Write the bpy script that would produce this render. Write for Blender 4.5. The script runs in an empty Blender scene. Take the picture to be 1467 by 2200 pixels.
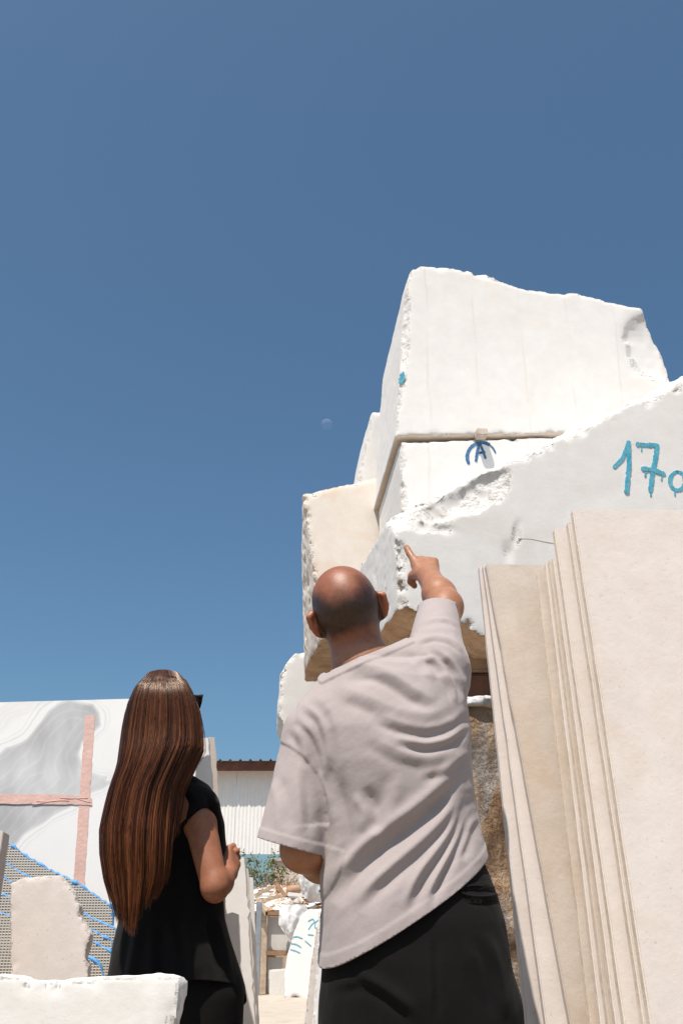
import bpy, bmesh, math, random
import numpy as np
from mathutils import Vector

random.seed(7)
RNG = np.random.default_rng(7)
R = math.radians
scene = bpy.context.scene
C = scene.collection

# ------------------------------------------------------------------ camera
F = 2140.0                      # focal length in photo pixels (35 mm lens, upright frame)
PITCH = math.atan(0.428)
CAMZ = 0.95
CP, SP = math.cos(PITCH), math.sin(PITCH)
cam_d = bpy.data.cameras.new('camera')
cam = bpy.data.objects.new('camera', cam_d); C.objects.link(cam)
cam.location = (0, 0, CAMZ)
cam.rotation_euler = (math.pi/2 + PITCH, 0, 0)
cam_d.sensor_fit = 'VERTICAL'; cam_d.sensor_height = 36.0; cam_d.sensor_width = 24.0
cam_d.lens = 36.0*F/2200.0
cam_d.clip_start = 0.05; cam_d.clip_end = 3000
scene.camera = cam

# ------------------------------------------------------------------ sky, sun, exposure
SUN_EL, SUN_AZ = R(67), R(29)   # behind the camera, turned to the left
sun_dir = np.array([-math.sin(SUN_AZ)*math.cos(SUN_EL), -math.cos(SUN_AZ)*math.cos(SUN_EL), math.sin(SUN_EL)])
w = bpy.data.worlds.new('World'); scene.world = w; w.use_nodes = True
nt = w.node_tree
bg = nt.nodes['Background']
sky = nt.nodes.new('ShaderNodeTexSky'); sky.sky_type = 'NISHITA'; sky.sun_disc = False
sky.sun_elevation = SUN_EL; sky.sun_rotation = math.pi + SUN_AZ
sky.altitude = 0; sky.air_density = 0.85; sky.dust_density = 2.2; sky.ozone_density = 8.0
tint = nt.nodes.new('ShaderNodeMix'); tint.data_type = 'RGBA'; tint.blend_type = 'MULTIPLY'; tint.inputs[0].default_value = 1.0
tint.inputs[7].default_value = (0.96, 1.08, 0.95, 1)      # the clear, slightly polarised blue of that day
nt.links.new(sky.outputs['Color'], tint.inputs[6]); nt.links.new(tint.outputs[2], bg.inputs['Color'])
bg.inputs['Strength'].default_value = 0.111
sd = bpy.data.lights.new('sun', 'SUN'); so = bpy.data.objects.new('sun', sd); C.objects.link(so)
sd.energy = 5.0; sd.angle = R(0.55); sd.color = (1.0, 0.925, 0.84)
so.rotation_euler = Vector(sun_dir.tolist()).to_track_quat('Z', 'Y').to_euler()
so.location = (-4, -8, 14)
scene.view_settings.view_transform = 'Standard'; scene.view_settings.look = 'None'
scene.view_settings.gamma = 1.0; scene.view_settings.exposure = 0.23
scene.view_settings.use_curve_mapping = False
scene.cycles.use_denoising = True
scene.cycles.max_bounces = 8; scene.cycles.diffuse_bounces = 5

# ------------------------------------------------------------------ measuring helpers
def P(x, y, Y):
    """point of the place that stands Y metres ahead and is seen at photo pixel x, y"""
    u = (x-733.5)/F; v = -(y-1100.0)/F
    t = Y/(CP - v*SP)
    return np.array([u*t, Y, CAMZ + (SP + v*CP)*t])
def ray(x, y):
    u = (x-733.5)/F; v = -(y-1100.0)/F
    return np.array([u, CP - v*SP, SP + v*CP])
def proj(V):
    V = np.asarray(V, float)
    X, Yv, Z = V[..., 0], V[..., 1], V[..., 2]-CAMZ
    dep = Yv*CP + Z*SP; up = -Yv*SP + Z*CP
    return np.stack([733.5 + F*X/dep, 1100.0 - F*up/dep], -1)
def on_plane(x, y, o, n):
    d = ray(x, y); c = np.array([0, 0, CAMZ])
    return c + d*(np.dot(o-c, n)/np.dot(d, n))
def unit(v):
    v = np.asarray(v, float); return v/np.linalg.norm(v)

# ------------------------------------------------------------------ noise
def _hash(i, j, k, seed):
    h = (i.astype(np.int64)*374761393 + j.astype(np.int64)*668265263 + k.astype(np.int64)*2147483647 + seed*1274126177) & 0xFFFFFFFF
    h = ((h ^ (h >> 13))*1274126177) & 0xFFFFFFFF
    h = ((h ^ (h >> 16))*2246822519) & 0xFFFFFFFF
    return ((h ^ (h >> 15)) & 0xFFFF).astype(np.float32)/32767.5 - 1.0
def vnoise(p, freq, seed=0):
    q = np.asarray(p, np.float64)*freq + 1000.37
    i0 = np.floor(q).astype(np.int64); f = (q-i0).astype(np.float32); f = f*f*(3-2*f)
    out = 0
    for dx in (0, 1):
        wx = f[..., 0] if dx else 1-f[..., 0]
        for dy in (0, 1):
            wy = f[..., 1] if dy else 1-f[..., 1]
            for dz in (0, 1):
                wz = f[..., 2] if dz else 1-f[..., 2]
                out = out + wx*wy*wz*_hash(i0[..., 0]+dx, i0[..., 1]+dy, i0[..., 2]+dz, seed)
    return out
def fbm(p, freq, octv=4, seed=0, gain=0.5):
    a, s = 1.0, 0.0
    for o in range(octv):
        s = s + a*vnoise(p, freq*2**o, seed+o*17); a *= gain
    return s

# ------------------------------------------------------------------ mesh helpers
def fast_mesh(name, V, faces):
    V = np.asarray(V, np.float32); faces = np.asarray(faces, np.int32)
    me = bpy.data.meshes.new(name)
    n, k = faces.shape
    me.vertices.add(len(V)); me.vertices.foreach_set('co', V.ravel())
    me.loops.add(n*k); me.loops.foreach_set('vertex_index', faces.ravel())
    me.polygons.add(n); me.polygons.foreach_set('loop_start', np.arange(0, n*k, k, dtype=np.int32))
    me.update(calc_edges=True); me.validate()
    me.polygons.foreach_set('use_smooth', np.zeros(n, bool)) if len(me.polygons) == n else None
    return me
def smooth(me, on=True):
    me.polygons.foreach_set('use_smooth', np.full(len(me.polygons), on)); me.update()
def coords(me):
    a = np.empty(len(me.vertices)*3, np.float32); me.vertices.foreach_get('co', a); return a.reshape(-1, 3)
def normals(me):
    a = np.empty(len(me.vertices)*3, np.float32); me.vertex_normals.foreach_get('vector', a); return a.reshape(-1, 3)
def set_coords(me, V):
    me.vertices.foreach_set('co', np.asarray(V, np.float32).ravel()); me.update()
def color_attr(me, col, name='tint'):
    a = me.color_attributes.new(name, 'FLOAT_COLOR', 'POINT')
    col = np.asarray(col, np.float32)
    if col.ndim == 1: col = np.repeat(col[:, None], 3, 1)
    full = np.ones((len(col), 4), np.float32); full[:, :3] = col
    a.data.foreach_set('color', full.ravel())
def tag(o, label=None, cat=None, group=None, kind=None):
    if label: o['label'] = label
    if cat: o['category'] = cat
    if group: o['group'] = group
    o['kind'] = kind or 'thing'
    return o
def link(name, me, mat, parent=None, origin=None):
    """link one mesh (given in world coordinates) as an object standing at its own base"""
    V = coords(me)
    if origin is None:
        lo, hi = V.min(0), V.max(0); origin = np.array([(lo[0]+hi[0])/2, (lo[1]+hi[1])/2, lo[2]])
    origin = np.asarray(origin, float)
    set_coords(me, V-origin)
    o = bpy.data.objects.new(name, me); C.objects.link(o)
    if mat is not None:
        if not me.materials: me.materials.append(mat)
    if parent is not None:
        o.parent = parent
        po = world_origin(parent)
        o.location = Vector((origin-po).tolist())
    else:
        o.location = Vector(origin.tolist())
    return o
def world_origin(o):
    p = np.zeros(3)
    while o is not None:
        p = p + np.array(o.location); o = o.parent
    return p
def empty(name, loc):
    o = bpy.data.objects.new(name, None); C.objects.link(o); o.location = Vector([float(c) for c in loc]); o.empty_display_size = 0.1
    return o
def prism(poly, o, e1, e2, n, depth, shear=(0, 0)):
    """closed solid: outline poly (2-D, along e1/e2 at o) pushed depth along n"""
    k = len(poly)
    A = [o + e1*a + e2*b for a, b in poly]
    B = [o + e1*(a+shear[0]) + e2*(b+shear[1]) + n*depth for a, b in poly]
    bm = bmesh.new()
    va = [bm.verts.new(p.tolist()) for p in A]; vb = [bm.verts.new(p.tolist()) for p in B]
    bm.faces.new(va); bm.faces.new(vb[::-1])
    for i in range(k):
        j = (i+1) % k
        bm.faces.new((va[i], vb[i], vb[j], va[j]))
    bmesh.ops.recalc_face_normals(bm, faces=bm.faces)
    return bm
def bm_mesh(bm, name, bevel=0.0):
    if bevel:
        bmesh.ops.bevel(bm, geom=bm.edges[:], offset=bevel, segments=2, affect='EDGES', clamp_overlap=True)
    me = bpy.data.meshes.new(name); bm.to_mesh(me); bm.free(); return me
def box_bm(c, sx, sy, sz, rz=0, rx=0, ry=0, bm=None):
    from mathutils import Matrix, Euler
    bm = bm or bmesh.new()
    m = Matrix.Translation(Vector([float(v) for v in c])) @ Euler((rx, ry, rz)).to_matrix().to_4x4() @ Matrix.Diagonal((sx, sy, sz, 1))
    bmesh.ops.create_cube(bm, size=1.0, matrix=m)
    return bm
def tube(pts, rad, seg=8, cap=True):
    pts = np.asarray(pts, float); n = len(pts)
    rad = np.full(n, rad) if np.isscalar(rad) else np.asarray(rad)
    T = np.gradient(pts, axis=0); T /= np.linalg.norm(T, axis=1)[:, None]+1e-12
    ref = np.array([0.3, 0.2, 1.0]) if abs(T[0][2]) < 0.9 else np.array([1.0, 0.2, 0.1])
    V = []
    for i in range(n):
        a = unit(np.cross(T[i], ref)); b = np.cross(T[i], a)
        for s in range(seg):
            th = 2*math.pi*s/seg
            V.append(pts[i] + rad[i]*(math.cos(th)*a + math.sin(th)*b))
    Fc = []
    for i in range(n-1):
        for s in range(seg):
            t = (s+1) % seg
            Fc.append((i*seg+s, i*seg+t, (i+1)*seg+t, (i+1)*seg+s))
    V = np.array(V); Fc = list(Fc)
    me = bpy.data.meshes.new('tube')
    if cap: Fc += [tuple(range(seg))[::-1], tuple((n-1)*seg+s for s in range(seg))]
    me.from_pydata(V.tolist(), [], Fc); me.update(); smooth(me)
    return me

# ------------------------------------------------------------------ solids from distance fields
def relax(me, it=2, lam=0.5):
    """even out a mesh; open borders are only smoothed along themselves"""
    n = len(me.vertices); E = np.empty(len(me.edges)*2, np.int32); me.edges.foreach_get('vertices', E); E = E.reshape(-1, 2)
    LE = np.empty(len(me.loops), np.int32); me.loops.foreach_get('edge_index', LE)
    be = np.bincount(LE, minlength=len(E)) == 1
    bv = np.zeros(n, bool); bv[E[be].ravel()] = True
    keep = be | ~(bv[E[:, 0]] | bv[E[:, 1]])            # border neighbours count for border points
    V = coords(me).astype(np.float64)
    def step(EE, sel):
        deg = np.bincount(EE.ravel(), minlength=n).astype(float); S = np.zeros_like(V)
        for a in range(3):
            S[:, a] = np.bincount(EE[:, 0], V[EE[:, 1], a], n) + np.bincount(EE[:, 1], V[EE[:, 0], a], n)
        D = lam*(S/np.maximum(deg, 1)[:, None]-V)
        D[(deg == 0) | ~sel] = 0
        return D
    for _ in range(it):
        d = step(E, ~bv)
        if be.any(): d = d + step(E[be], bv)
        V = V + d
    set_coords(me, V)
class Field:
    def __init__(s, lo, hi, h):
        s.lo = np.asarray(lo, float); s.h = h
        s.n = np.ceil((np.asarray(hi, float)-s.lo)/h).astype(int)+1
        s.V = np.full(s.n, 0.2, np.float32)
    def sub(s, lo, hi):
        a = np.clip(np.floor((np.asarray(lo)-s.lo)/s.h).astype(int), 0, s.n)
        b = np.clip(np.ceil((np.asarray(hi)-s.lo)/s.h).astype(int)+1, 0, s.n)
        sl = tuple(slice(a[i], b[i]) for i in range(3))
        ax = [s.lo[i]+s.h*np.arange(a[i], b[i]) for i in range(3)]
        G = np.stack(np.meshgrid(*ax, indexing='ij'), -1).astype(np.float32)
        return sl, G
    def add(s, f, k=0.02, cut=False):
        fn, lo, hi = f
        m = k + 3*s.h
        sl, G = s.sub(np.asarray(lo)-m, np.asarray(hi)+m)
        if G.size == 0: return
        d = fn(G).astype(np.float32); v = s.V[sl]
        if cut:
            d = -d; h = np.clip(0.5-0.5*(v-d)/k, 0, 1); s.V[sl] = v + (d-v)*h + k*h*(1-h)
        else:
            h = np.clip(0.5+0.5*(v-d)/k, 0, 1); s.V[sl] = v + (d-v)*h - k*h*(1-h)
    def mesh(s, name):
        V, Q = surface_nets(s.V); return fast_mesh(name, s.lo + V*s.h, Q)
def surface_nets(V):
    S = V < 0
    nx, ny, nz = V.shape
    cnt = np.zeros((nx-1, ny-1, nz-1), np.uint8)
    for dx in (0, 1):
        for dy in (0, 1):
            for dz in (0, 1):
                cnt += S[dx:nx-1+dx, dy:ny-1+dy, dz:nz-1+dz]
    act = (cnt > 0) & (cnt < 8)
    idx = np.argwhere(act)
    ids = np.full(act.shape, -1, np.int32); ids[act] = np.arange(len(idx))
    pos = np.zeros((len(idx), 3)); num = np.zeros(len(idx))
    cor = [(a, b, c) for a in (0, 1) for b in (0, 1) for c in (0, 1)]
    vals = {c: V[idx[:, 0]+c[0], idx[:, 1]+c[1], idx[:, 2]+c[2]] for c in cor}
    for c in cor:
        for ax in range(3):
            if c[ax]: continue
            d = list(c); d[ax] = 1; d = tuple(d)
            a, b = vals[c], vals[d]
            m = (a < 0) != (b < 0)
            t = np.where(m, a/np.where(m, a-b, 1), 0)
            p = np.tile(np.array(c, float), (len(idx), 1)); p[:, ax] = t
            pos += p*m[:, None]; num += m
    pos = idx + pos/num[:, None]
    quads = []
    for ax in range(3):
        u, v = (ax+1) % 3, (ax+2) % 3
        sl0 = [slice(None)]*3; sl1 = [slice(None)]*3
        sl0[ax] = slice(0, -1); sl1[ax] = slice(1, None)
        a = S[tuple(sl0)]; b = S[tuple(sl1)]
        e = np.argwhere(a != b)
        ok = (e[:, u] > 0) & (e[:, v] > 0) & (e[:, u] < V.shape[u]-1) & (e[:, v] < V.shape[v]-1)
        e = e[ok]
        flip = S[e[:, 0], e[:, 1], e[:, 2]]
        def at(du, dv):
            q = e.copy(); q[:, u] -= du; q[:, v] -= dv
            return ids[q[:, 0], q[:, 1], q[:, 2]]
        q = np.stack([at(1, 1), at(0, 1), at(0, 0), at(1, 0)], 1)
        q[~flip] = q[~flip][:, ::-1]
        quads.append(q)
    return pos, np.concatenate(quads)
def rc(a, b, ra, rb):
    a = np.asarray(a, float); b = np.asarray(b, float); m = max(ra, rb)
    ab = b-a; L = np.dot(ab, ab)
    def fn(G):
        h = np.clip(((G-a)@ab)/L, 0, 1)
        return np.linalg.norm(G - (a + h[..., None]*ab), axis=-1) - (ra + (rb-ra)*h)
    return fn, np.minimum(a, b)-m, np.maximum(a, b)+m
def ell(c, rad, axes=None):
    c = np.asarray(c, float); rad = np.asarray(rad, float); A = np.eye(3) if axes is None else np.asarray(axes, float)
    m = rad.max()
    def fn(G):
        q = (G-c)@A.T
        k0 = np.linalg.norm(q/rad, axis=-1); k1 = np.linalg.norm(q/(rad*rad), axis=-1)
        return k0*(k0-1)/np.maximum(k1, 1e-6)
    return fn, c-m, c+m
def loft(rows, n=2.3):
    """rows: (z, cx, cy, half width, half depth); superellipse sections"""
    rows = np.array(sorted(rows)); z = rows[:, 0]
    def fn(G):
        zz = G[..., 2]
        cx, cy, a, b = (np.interp(zz, z, rows[:, i]) for i in (1, 2, 3, 4))
        q = (np.abs((G[..., 0]-cx)/a)**n + np.abs((G[..., 1]-cy)/b)**n)**(1/n)
        d = (q-1)*np.minimum(a, b)
        return np.maximum(d, np.maximum(z[0]-zz, zz-z[-1]))
    lo = np.array([(rows[:, 1]-rows[:, 3]).min(), (rows[:, 2]-rows[:, 4]).min(), z[0]])
    hi = np.array([(rows[:, 1]+rows[:, 3]).max(), (rows[:, 2]+rows[:, 4]).max(), z[-1]])
    return fn, lo, hi
def cut_mesh(me, co, no, keep_test=None):
    """slice an open edge: remove what lies on the side no points to (only faces that pass keep_test)"""
    bm = bmesh.new(); bm.from_mesh(me)
    if keep_test is None: fs = bm.faces[:]
    else: fs = [f for f in bm.faces if keep_test(f.calc_center_median())]
    geom = set(fs)
    for f in fs: geom.update(f.edges); geom.update(f.verts)
    bmesh.ops.bisect_plane(bm, geom=list(geom), dist=1e-5, plane_co=[float(c) for c in co], plane_no=[float(c) for c in no], clear_outer=True)
    bm.to_mesh(me); bm.free(); me.update()

# ------------------------------------------------------------------ materials
def new_mat(name):
    m = bpy.data.materials.new(name); m.use_nodes = True
    n = m.node_tree.nodes; b = n['Principled BSDF']
    return m, m.node_tree, b
def nd(t, typ, **kw):
    x = t.nodes.new(typ)
    for k, v in kw.items(): setattr(x, k, v)
    return x
def noise_node(t, vec, scale, detail=5, rough=0.55, dist=0.0):
    x = nd(t, 'ShaderNodeTexNoise'); x.inputs['Scale'].default_value = scale
    x.inputs['Detail'].default_value = detail; x.inputs['Roughness'].default_value = rough; x.inputs['Distortion'].default_value = dist
    t.links.new(vec, x.inputs['Vector']); return x.outputs['Fac']
def ramp(t, fac, stops):
    x = nd(t, 'ShaderNodeValToRGB'); el = x.color_ramp.elements
    while len(el) < len(stops): el.new(0.5)
    for e, (p, c) in zip(el, stops):
        e.position = p; e.color = (*c, 1) if len(c) == 3 else c
    t.links.new(fac, x.inputs['Fac']); return x.outputs['Color']
def mixc(t, fac, a, b, mode='MIX'):
    x = nd(t, 'ShaderNodeMix', data_type='RGBA', blend_type=mode)
    for sock, val in ((x.inputs[0], fac), (x.inputs[6], a), (x.inputs[7], b)):
        if hasattr(val, 'is_output') or isinstance(val, bpy.types.NodeSocket): t.links.new(val, sock)
        elif isinstance(val, (int, float)): sock.default_value = val
        else: sock.default_value = (*val, 1)
    return x.outputs[2]
def objco(t):
    return nd(t, 'ShaderNodeTexCoord').outputs['Object']
def bump(t, b, h, strength, dist=0.01, prev=None):
    x = nd(t, 'ShaderNodeBump'); x.inputs['Strength'].default_value = strength; x.inputs['Distance'].default_value = dist
    t.links.new(h, x.inputs['Height'])
    if prev is not None: t.links.new(prev, x.inputs['Normal'])
    t.links.new(x.outputs['Normal'], b.inputs['Normal']); return x.outputs['Normal']
def g(v): return (v, v, v)
FRACTURE = {}
def stone(name, base, alt, stain=None, stain_amt=0.0, rough=0.75, scale=1.6, bump_s=0.25, vein=None, vein_amt=0.0, fine=60, speck=0.0, seed=0.0, saw=0.0):
    m, t, b = new_mat(name)
    oc = objco(t)
    if seed:
        mp = nd(t, 'ShaderNodeMapping'); mp.inputs['Location'].default_value = (seed, seed*1.7, seed*0.6)
        t.links.new(oc, mp.inputs['Vector']); oc = mp.outputs['Vector']
    c = ramp(t, noise_node(t, oc, scale, 6, 0.6, 0.6), [(0.3, base), (0.72, alt)])
    c = mixc(t, 0.35, c, ramp(t, noise_node(t, oc, 14, 5, 0.6), [(0.3, tuple(x*0.90 for x in base)), (0.7, tuple(min(1, x*1.05) for x in alt))]))
    if stain is not None:
        f = ramp(t, noise_node(t, oc, scale*1.3, 7, 0.68, 1.2), [(0.50, g(0)), (0.74, g(stain_amt))])
        c = mixc(t, f, c, stain)
    if vein is not None:
        w_ = nd(t, 'ShaderNodeTexWave', wave_type='BANDS', bands_direction='DIAGONAL')
        w_.inputs['Scale'].default_value = 0.5; w_.inputs['Distortion'].default_value = 9; w_.inputs['Detail'].default_value = 5; w_.inputs['Detail Scale'].default_value = 1.3
        t.links.new(oc, w_.inputs['Vector'])
        f = ramp(t, w_.outputs['Fac'], [(0.0, g(vein_amt)), (0.05, g(vein_amt*0.25)), (0.16, g(0))])
        c = mixc(t, f, c, vein)
    if saw:
        w_ = nd(t, 'ShaderNodeTexWave', wave_type='BANDS', bands_direction='X')
        w_.inputs['Scale'].default_value = 1.1; w_.inputs['Distortion'].default_value = 0.8; w_.inputs['Detail'].default_value = 3; w_.inputs['Detail Scale'].default_value = 2.0
        t.links.new(oc, w_.inputs['Vector'])
        f = ramp(t, w_.outputs['Fac'], [(0.0, g(1)), (0.004, g(0.4)), (0.012, g(0))])
        f2 = mixc(t, 1.0, f, ramp(t, noise_node(t, oc, 3, 4, 0.6), [(0.4, g(0)), (0.6, g(saw))]), 'MULTIPLY')
        c = mixc(t, f2, c, (0.45, 0.38, 0.31))
    if speck:
        f = ramp(t, noise_node(t, oc, 90, 2, 0.5), [(0.66, g(0)), (0.74, g(speck))])
        c = mixc(t, f, c, (0.35, 0.27, 0.2))
    t.links.new(c, b.inputs['Base Color'])
    b.inputs['Roughness'].default_value = rough
    b.inputs['Specular IOR Level'].default_value = 0.3
    n1 = bump(t, b, noise_node(t, oc, fine, 6, 0.65), bump_s, 0.01)
    bump(t, b, noise_node(t, oc, 6, 4, 0.6), bump_s*0.5, 0.03, n1)
    return m
def fracture(m):
    """the same stone where it is broken, not sawn: sugary, grainy surface"""
    if m.name not in FRACTURE:
        c = m.copy(); c.name = m.name+'_broken'; k = 0
        for x in c.node_tree.nodes:
            if x.type == 'BUMP':
                x.inputs['Strength'].default_value = 0.75 if k == 0 else 0.8; x.inputs['Distance'].default_value = 0.02 if k == 0 else 0.05; k += 1
        for x in c.node_tree.nodes:
            if x.type == 'TEX_NOISE' and x.inputs['Scale'].default_value >= 30: x.inputs['Scale'].default_value = 55; x.inputs['Roughness'].default_value = 0.75
        FRACTURE[m.name] = c
    return FRACTURE[m.name]
def plain(name, col, rough=0.6, nscale=20, var=0.12, bump_s=0.1, metallic=0.0, spec=0.4):
    m, t, b = new_mat(name)
    oc = objco(t)
    c = ramp(t, noise_node(t, oc, nscale, 5, 0.6), [(0.3, tuple(max(0, x*(1-var)) for x in col)), (0.7, tuple(min(1, x*(1+var)) for x in col))])
    t.links.new(c, b.inputs['Base Color']); b.inputs['Roughness'].default_value = rough
    b.inputs['Metallic'].default_value = metallic; b.inputs['Specular IOR Level'].default_value = spec
    if bump_s: bump(t, b, noise_node(t, oc, nscale*4, 5, 0.6), bump_s, 0.005)
    return m
def attr_mat(name, rough=0.6, nscale=40, var=0.1, bump_s=0.1, spec=0.4, bump_d=0.004, fabric=0):
    """base colour from the mesh's own 'tint' attribute, broken up by noise"""
    m, t, b = new_mat(name)
    oc = objco(t)
    a = nd(t, 'ShaderNodeVertexColor', layer_name='tint').outputs['Color']
    c = mixc(t, 1.0, a, ramp(t, noise_node(t, oc, nscale, 5, 0.6), [(0.3, g(1-var)), (0.7, g(1.0))]), 'MULTIPLY')
    t.links.new(c, b.inputs['Base Color']); b.inputs['Roughness'].default_value = rough; b.inputs['Specular IOR Level'].default_value = spec
    if bump_s: bump(t, b, noise_node(t, oc, nscale*5, 4, 0.6), bump_s, bump_d)
    return m
WHITE = stone('white_marble', (0.80, 0.775, 0.75), (0.835, 0.81, 0.78), (0.74, 0.66, 0.56), 0.30, bump_s=0.07, speck=0.12, saw=0.16)
WHITE_GREY = stone('grey_white_marble', (0.765, 0.735, 0.705), (0.80, 0.775, 0.75), (0.70, 0.64, 0.57), 0.35, bump_s=0.08, vein=(0.56, 0.47, 0.38), vein_amt=0.16, speck=0.12, seed=3.1)
WHITE_CLEAN = stone('clean_white_marble', (0.725, 0.70, 0.675), (0.77, 0.745, 0.715), (0.68, 0.60, 0.51), 0.3, bump_s=0.08, seed=5.3)
PEACH = stone('peach_marble', (0.80, 0.69, 0.585), (0.78, 0.73, 0.675), (0.76, 0.50, 0.32), 0.75, bump_s=0.08, vein=(0.66, 0.40, 0.24), vein_amt=0.6, scale=1.1, seed=1.7)
BEIGE = stone('beige_limestone', (0.59, 0.52, 0.474), (0.645, 0.578, 0.532), (0.53, 0.42, 0.32), 0.42, bump_s=0.12, scale=2.4, speck=0.30, seed=2.2)
TAN = stone('tan_limestone', (0.45, 0.375, 0.31), (0.54, 0.468, 0.405), (0.42, 0.29, 0.185), 0.55, bump_s=0.15, scale=2.2, speck=0.2, seed=4.4)
YELLOW = stone('sawn_yellow_edge', (0.74, 0.615, 0.475), (0.80, 0.70, 0.58), (0.54, 0.40, 0.27), 0.5, bump_s=0.25, scale=9, fine=45, speck=0.3, seed=6.6)
# ================================================================== the setting: ground, moon, far buildings
def ground():
    m, t, b = new_mat('dusty_ground')
    oc = objco(t)
    c = ramp(t, noise_node(t, oc, 0.6, 8, 0.65), [(0.3, (0.20, 0.15, 0.10)), (0.7, (0.31, 0.25, 0.18))])
    c = mixc(t, ramp(t, noise_node(t, oc, 7, 6, 0.7), [(0.5, g(0)), (0.66, g(0.6))]), c, (0.18, 0.135, 0.09))
    t.links.new(c, b.inputs['Base Color']); b.inputs['Roughness'].default_value = 0.9
    n1 = bump(t, b, noise_node(t, oc, 25, 6, 0.7), 0.5, 0.02)
    bump(t, b, noise_node(t, oc, 3, 4, 0.6), 0.4, 0.06, n1)
    V = []; Fc = []
    xs = np.concatenate([[-600, -120, -40], np.linspace(-12, 12, 49), [40, 120, 600]])
    ys = np.concatenate([[-600, -60, -10], np.linspace(-2, 30, 65), [45, 80, 160, 900]])
    X, Y = np.meshgrid(xs, ys, indexing='ij')
    Pn = np.stack([X, Y, 0*X], -1)
    Z = 0.02*fbm(Pn, 0.9, 3, 5) - 0.02
    Z = np.where((np.abs(X) > 20) | (Y > 40) | (Y < -5), -0.02, Z)
    V = np.stack([X, Y, Z], -1).reshape(-1, 3); ny = len(ys)
    for i in range(len(xs)-1):
        for j in range(ny-1):
            Fc.append((i*ny+j, (i+1)*ny+j, (i+1)*ny+j+1, i*ny+j+1))
    me = fast_mesh('ground', V, Fc); smooth(me)
    tag(link('ground', me, m, origin=(0, 0, 0)), kind='structure')
ground()
def yard_floor():
    # pale stone dust trodden flat in the back of the yard
    xs = np.linspace(-7, 6, 60); ys = np.linspace(9.5, 23, 60)
    X, Y = np.meshgrid(xs, ys, indexing='ij'); Z = 0.035 + 0.012*fbm(np.stack([X, Y, 0*X], -1), 1.1, 4, 31)
    idx = np.arange(X.size).reshape(X.shape)
    q = np.stack([idx[:-1, :-1], idx[1:, :-1], idx[1:, 1:], idx[:-1, 1:]], -1).reshape(-1, 4)
    me = fast_mesh('yard_path', np.stack([X, Y, Z], -1).reshape(-1, 3), q); smooth(me)
    tag(link('yard_path', me, stone('pale_stone_dust', (0.43, 0.365, 0.29), (0.55, 0.485, 0.41), (0.34, 0.265, 0.19), 0.6, bump_s=0.6, scale=1.5, fine=20, rough=0.9)), kind='structure')
yard_floor()

def moon():
    m, t, b = new_mat('moon_rock')
    t.nodes.remove(b)
    df = nd(t, 'ShaderNodeBsdfDiffuse'); tr = nd(t, 'ShaderNodeBsdfTransparent'); ad = nd(t, 'ShaderNodeAddShader')
    oc = objco(t)
    t.links.new(ramp(t, noise_node(t, oc, 0.35, 4), [(0.35, g(0.045)), (0.65, g(0.065))]), df.inputs['Color'])
    t.links.new(df.outputs[0], ad.inputs[0]); t.links.new(tr.outputs[0], ad.inputs[1])
    t.links.new(ad.outputs[0], t.nodes['Material Output'].inputs['Surface'])
    bm = bmesh.new(); bmesh.ops.create_uvsphere(bm, u_segments=48, v_segments=24, radius=4.6)
    to_cam = Vector((-P(702, 912, 700.0)).tolist()).normalized()          # the shell of its near side is enough: sky shows through it
    bmesh.ops.delete(bm, geom=[v for v in bm.verts if v.co.normalized().dot(to_cam) < 0.02], context='VERTS')
    me = bm_mesh(bm, 'moon'); smooth(me)
    # the day moon, far away up in the sky
    o = bpy.data.objects.new('moon', me); C.objects.link(o); me.materials.append(m)
    o.location = Vector((P(702, 912, 700.0)).tolist())
    tag(o, 'faint half moon in the clear blue daytime sky', 'moon')
moon()

def rough_poly(poly, step, amp, seed=0):
    """outline with small chips along its edges"""
    out = []; rs = np.random.default_rng(seed); poly = np.asarray(poly, float)
    for i in range(len(poly)):
        a, b = poly[i], poly[(i+1) % len(poly)]
        L = np.linalg.norm(b-a); k = max(1, int(L/step)); nrm = np.array([b[1]-a[1], -(b[0]-a[0])])/max(L, 1e-9)
        for j in range(k):
            p = a + (b-a)*j/k
            if j: p = p + nrm*amp*rs.normal()*(1 if rs.random() < 0.85 else 2.5)
            out.append(p)
    return np.array(out)

# corrugated canopy in the background
STEEL_SHEET = stone('weathered_white_sheet', (0.74, 0.72, 0.695), (0.79, 0.77, 0.745), (0.62, 0.50, 0.40), 0.35, rough=0.6, scale=0.8, bump_s=0.1, fine=30)
RUST = plain('rust_brown_paint', (0.13, 0.048, 0.028), 0.6, 6, 0.3)
ROOFTIN = plain('grey_roof_tin', (0.34, 0.33, 0.32), 0.5, 3, 0.25, metallic=0.3)
def corrugated(x0, x1, A, B, period, amp, nrm, n_u=8, trap=False):
    """sheet from line A (2 pts) .. profile waves across x"""
    n = int((x1-x0)/period*n_u)+1
    xs = np.linspace(x0, x1, n)
    ph = (xs/period) % 1.0
    if trap: wv = np.clip(1.6*(np.abs(ph-0.5)*4-1.35), 0, 1)
    else: wv = 0.5+0.5*np.cos(2*math.pi*ph)
    nrm = np.asarray(nrm, float)
    rows = []
    for Q in (A, B):
        rows.append(np.stack([xs, np.full(n, Q[0]), np.full(n, Q[1])], 1) + wv[:, None]*amp*nrm)
    th = 0.004
    V = np.concatenate(rows + [r - th*nrm for r in rows])
    Fc = []
    for i in range(n-1):
        a, b_, c_, d_ = i, i+1, n+i+1, n+i
        Fc.append((a, b_, c_, d_)); o2 = 2*n
        Fc.append((o2+d_, o2+c_, o2+b_, o2+a))
        Fc.append((b_, a, o2+a, o2+b_)); Fc.append((d_, c_, o2+c_, o2+d_))
    return fast_mesh('sheet', V, Fc)
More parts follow.
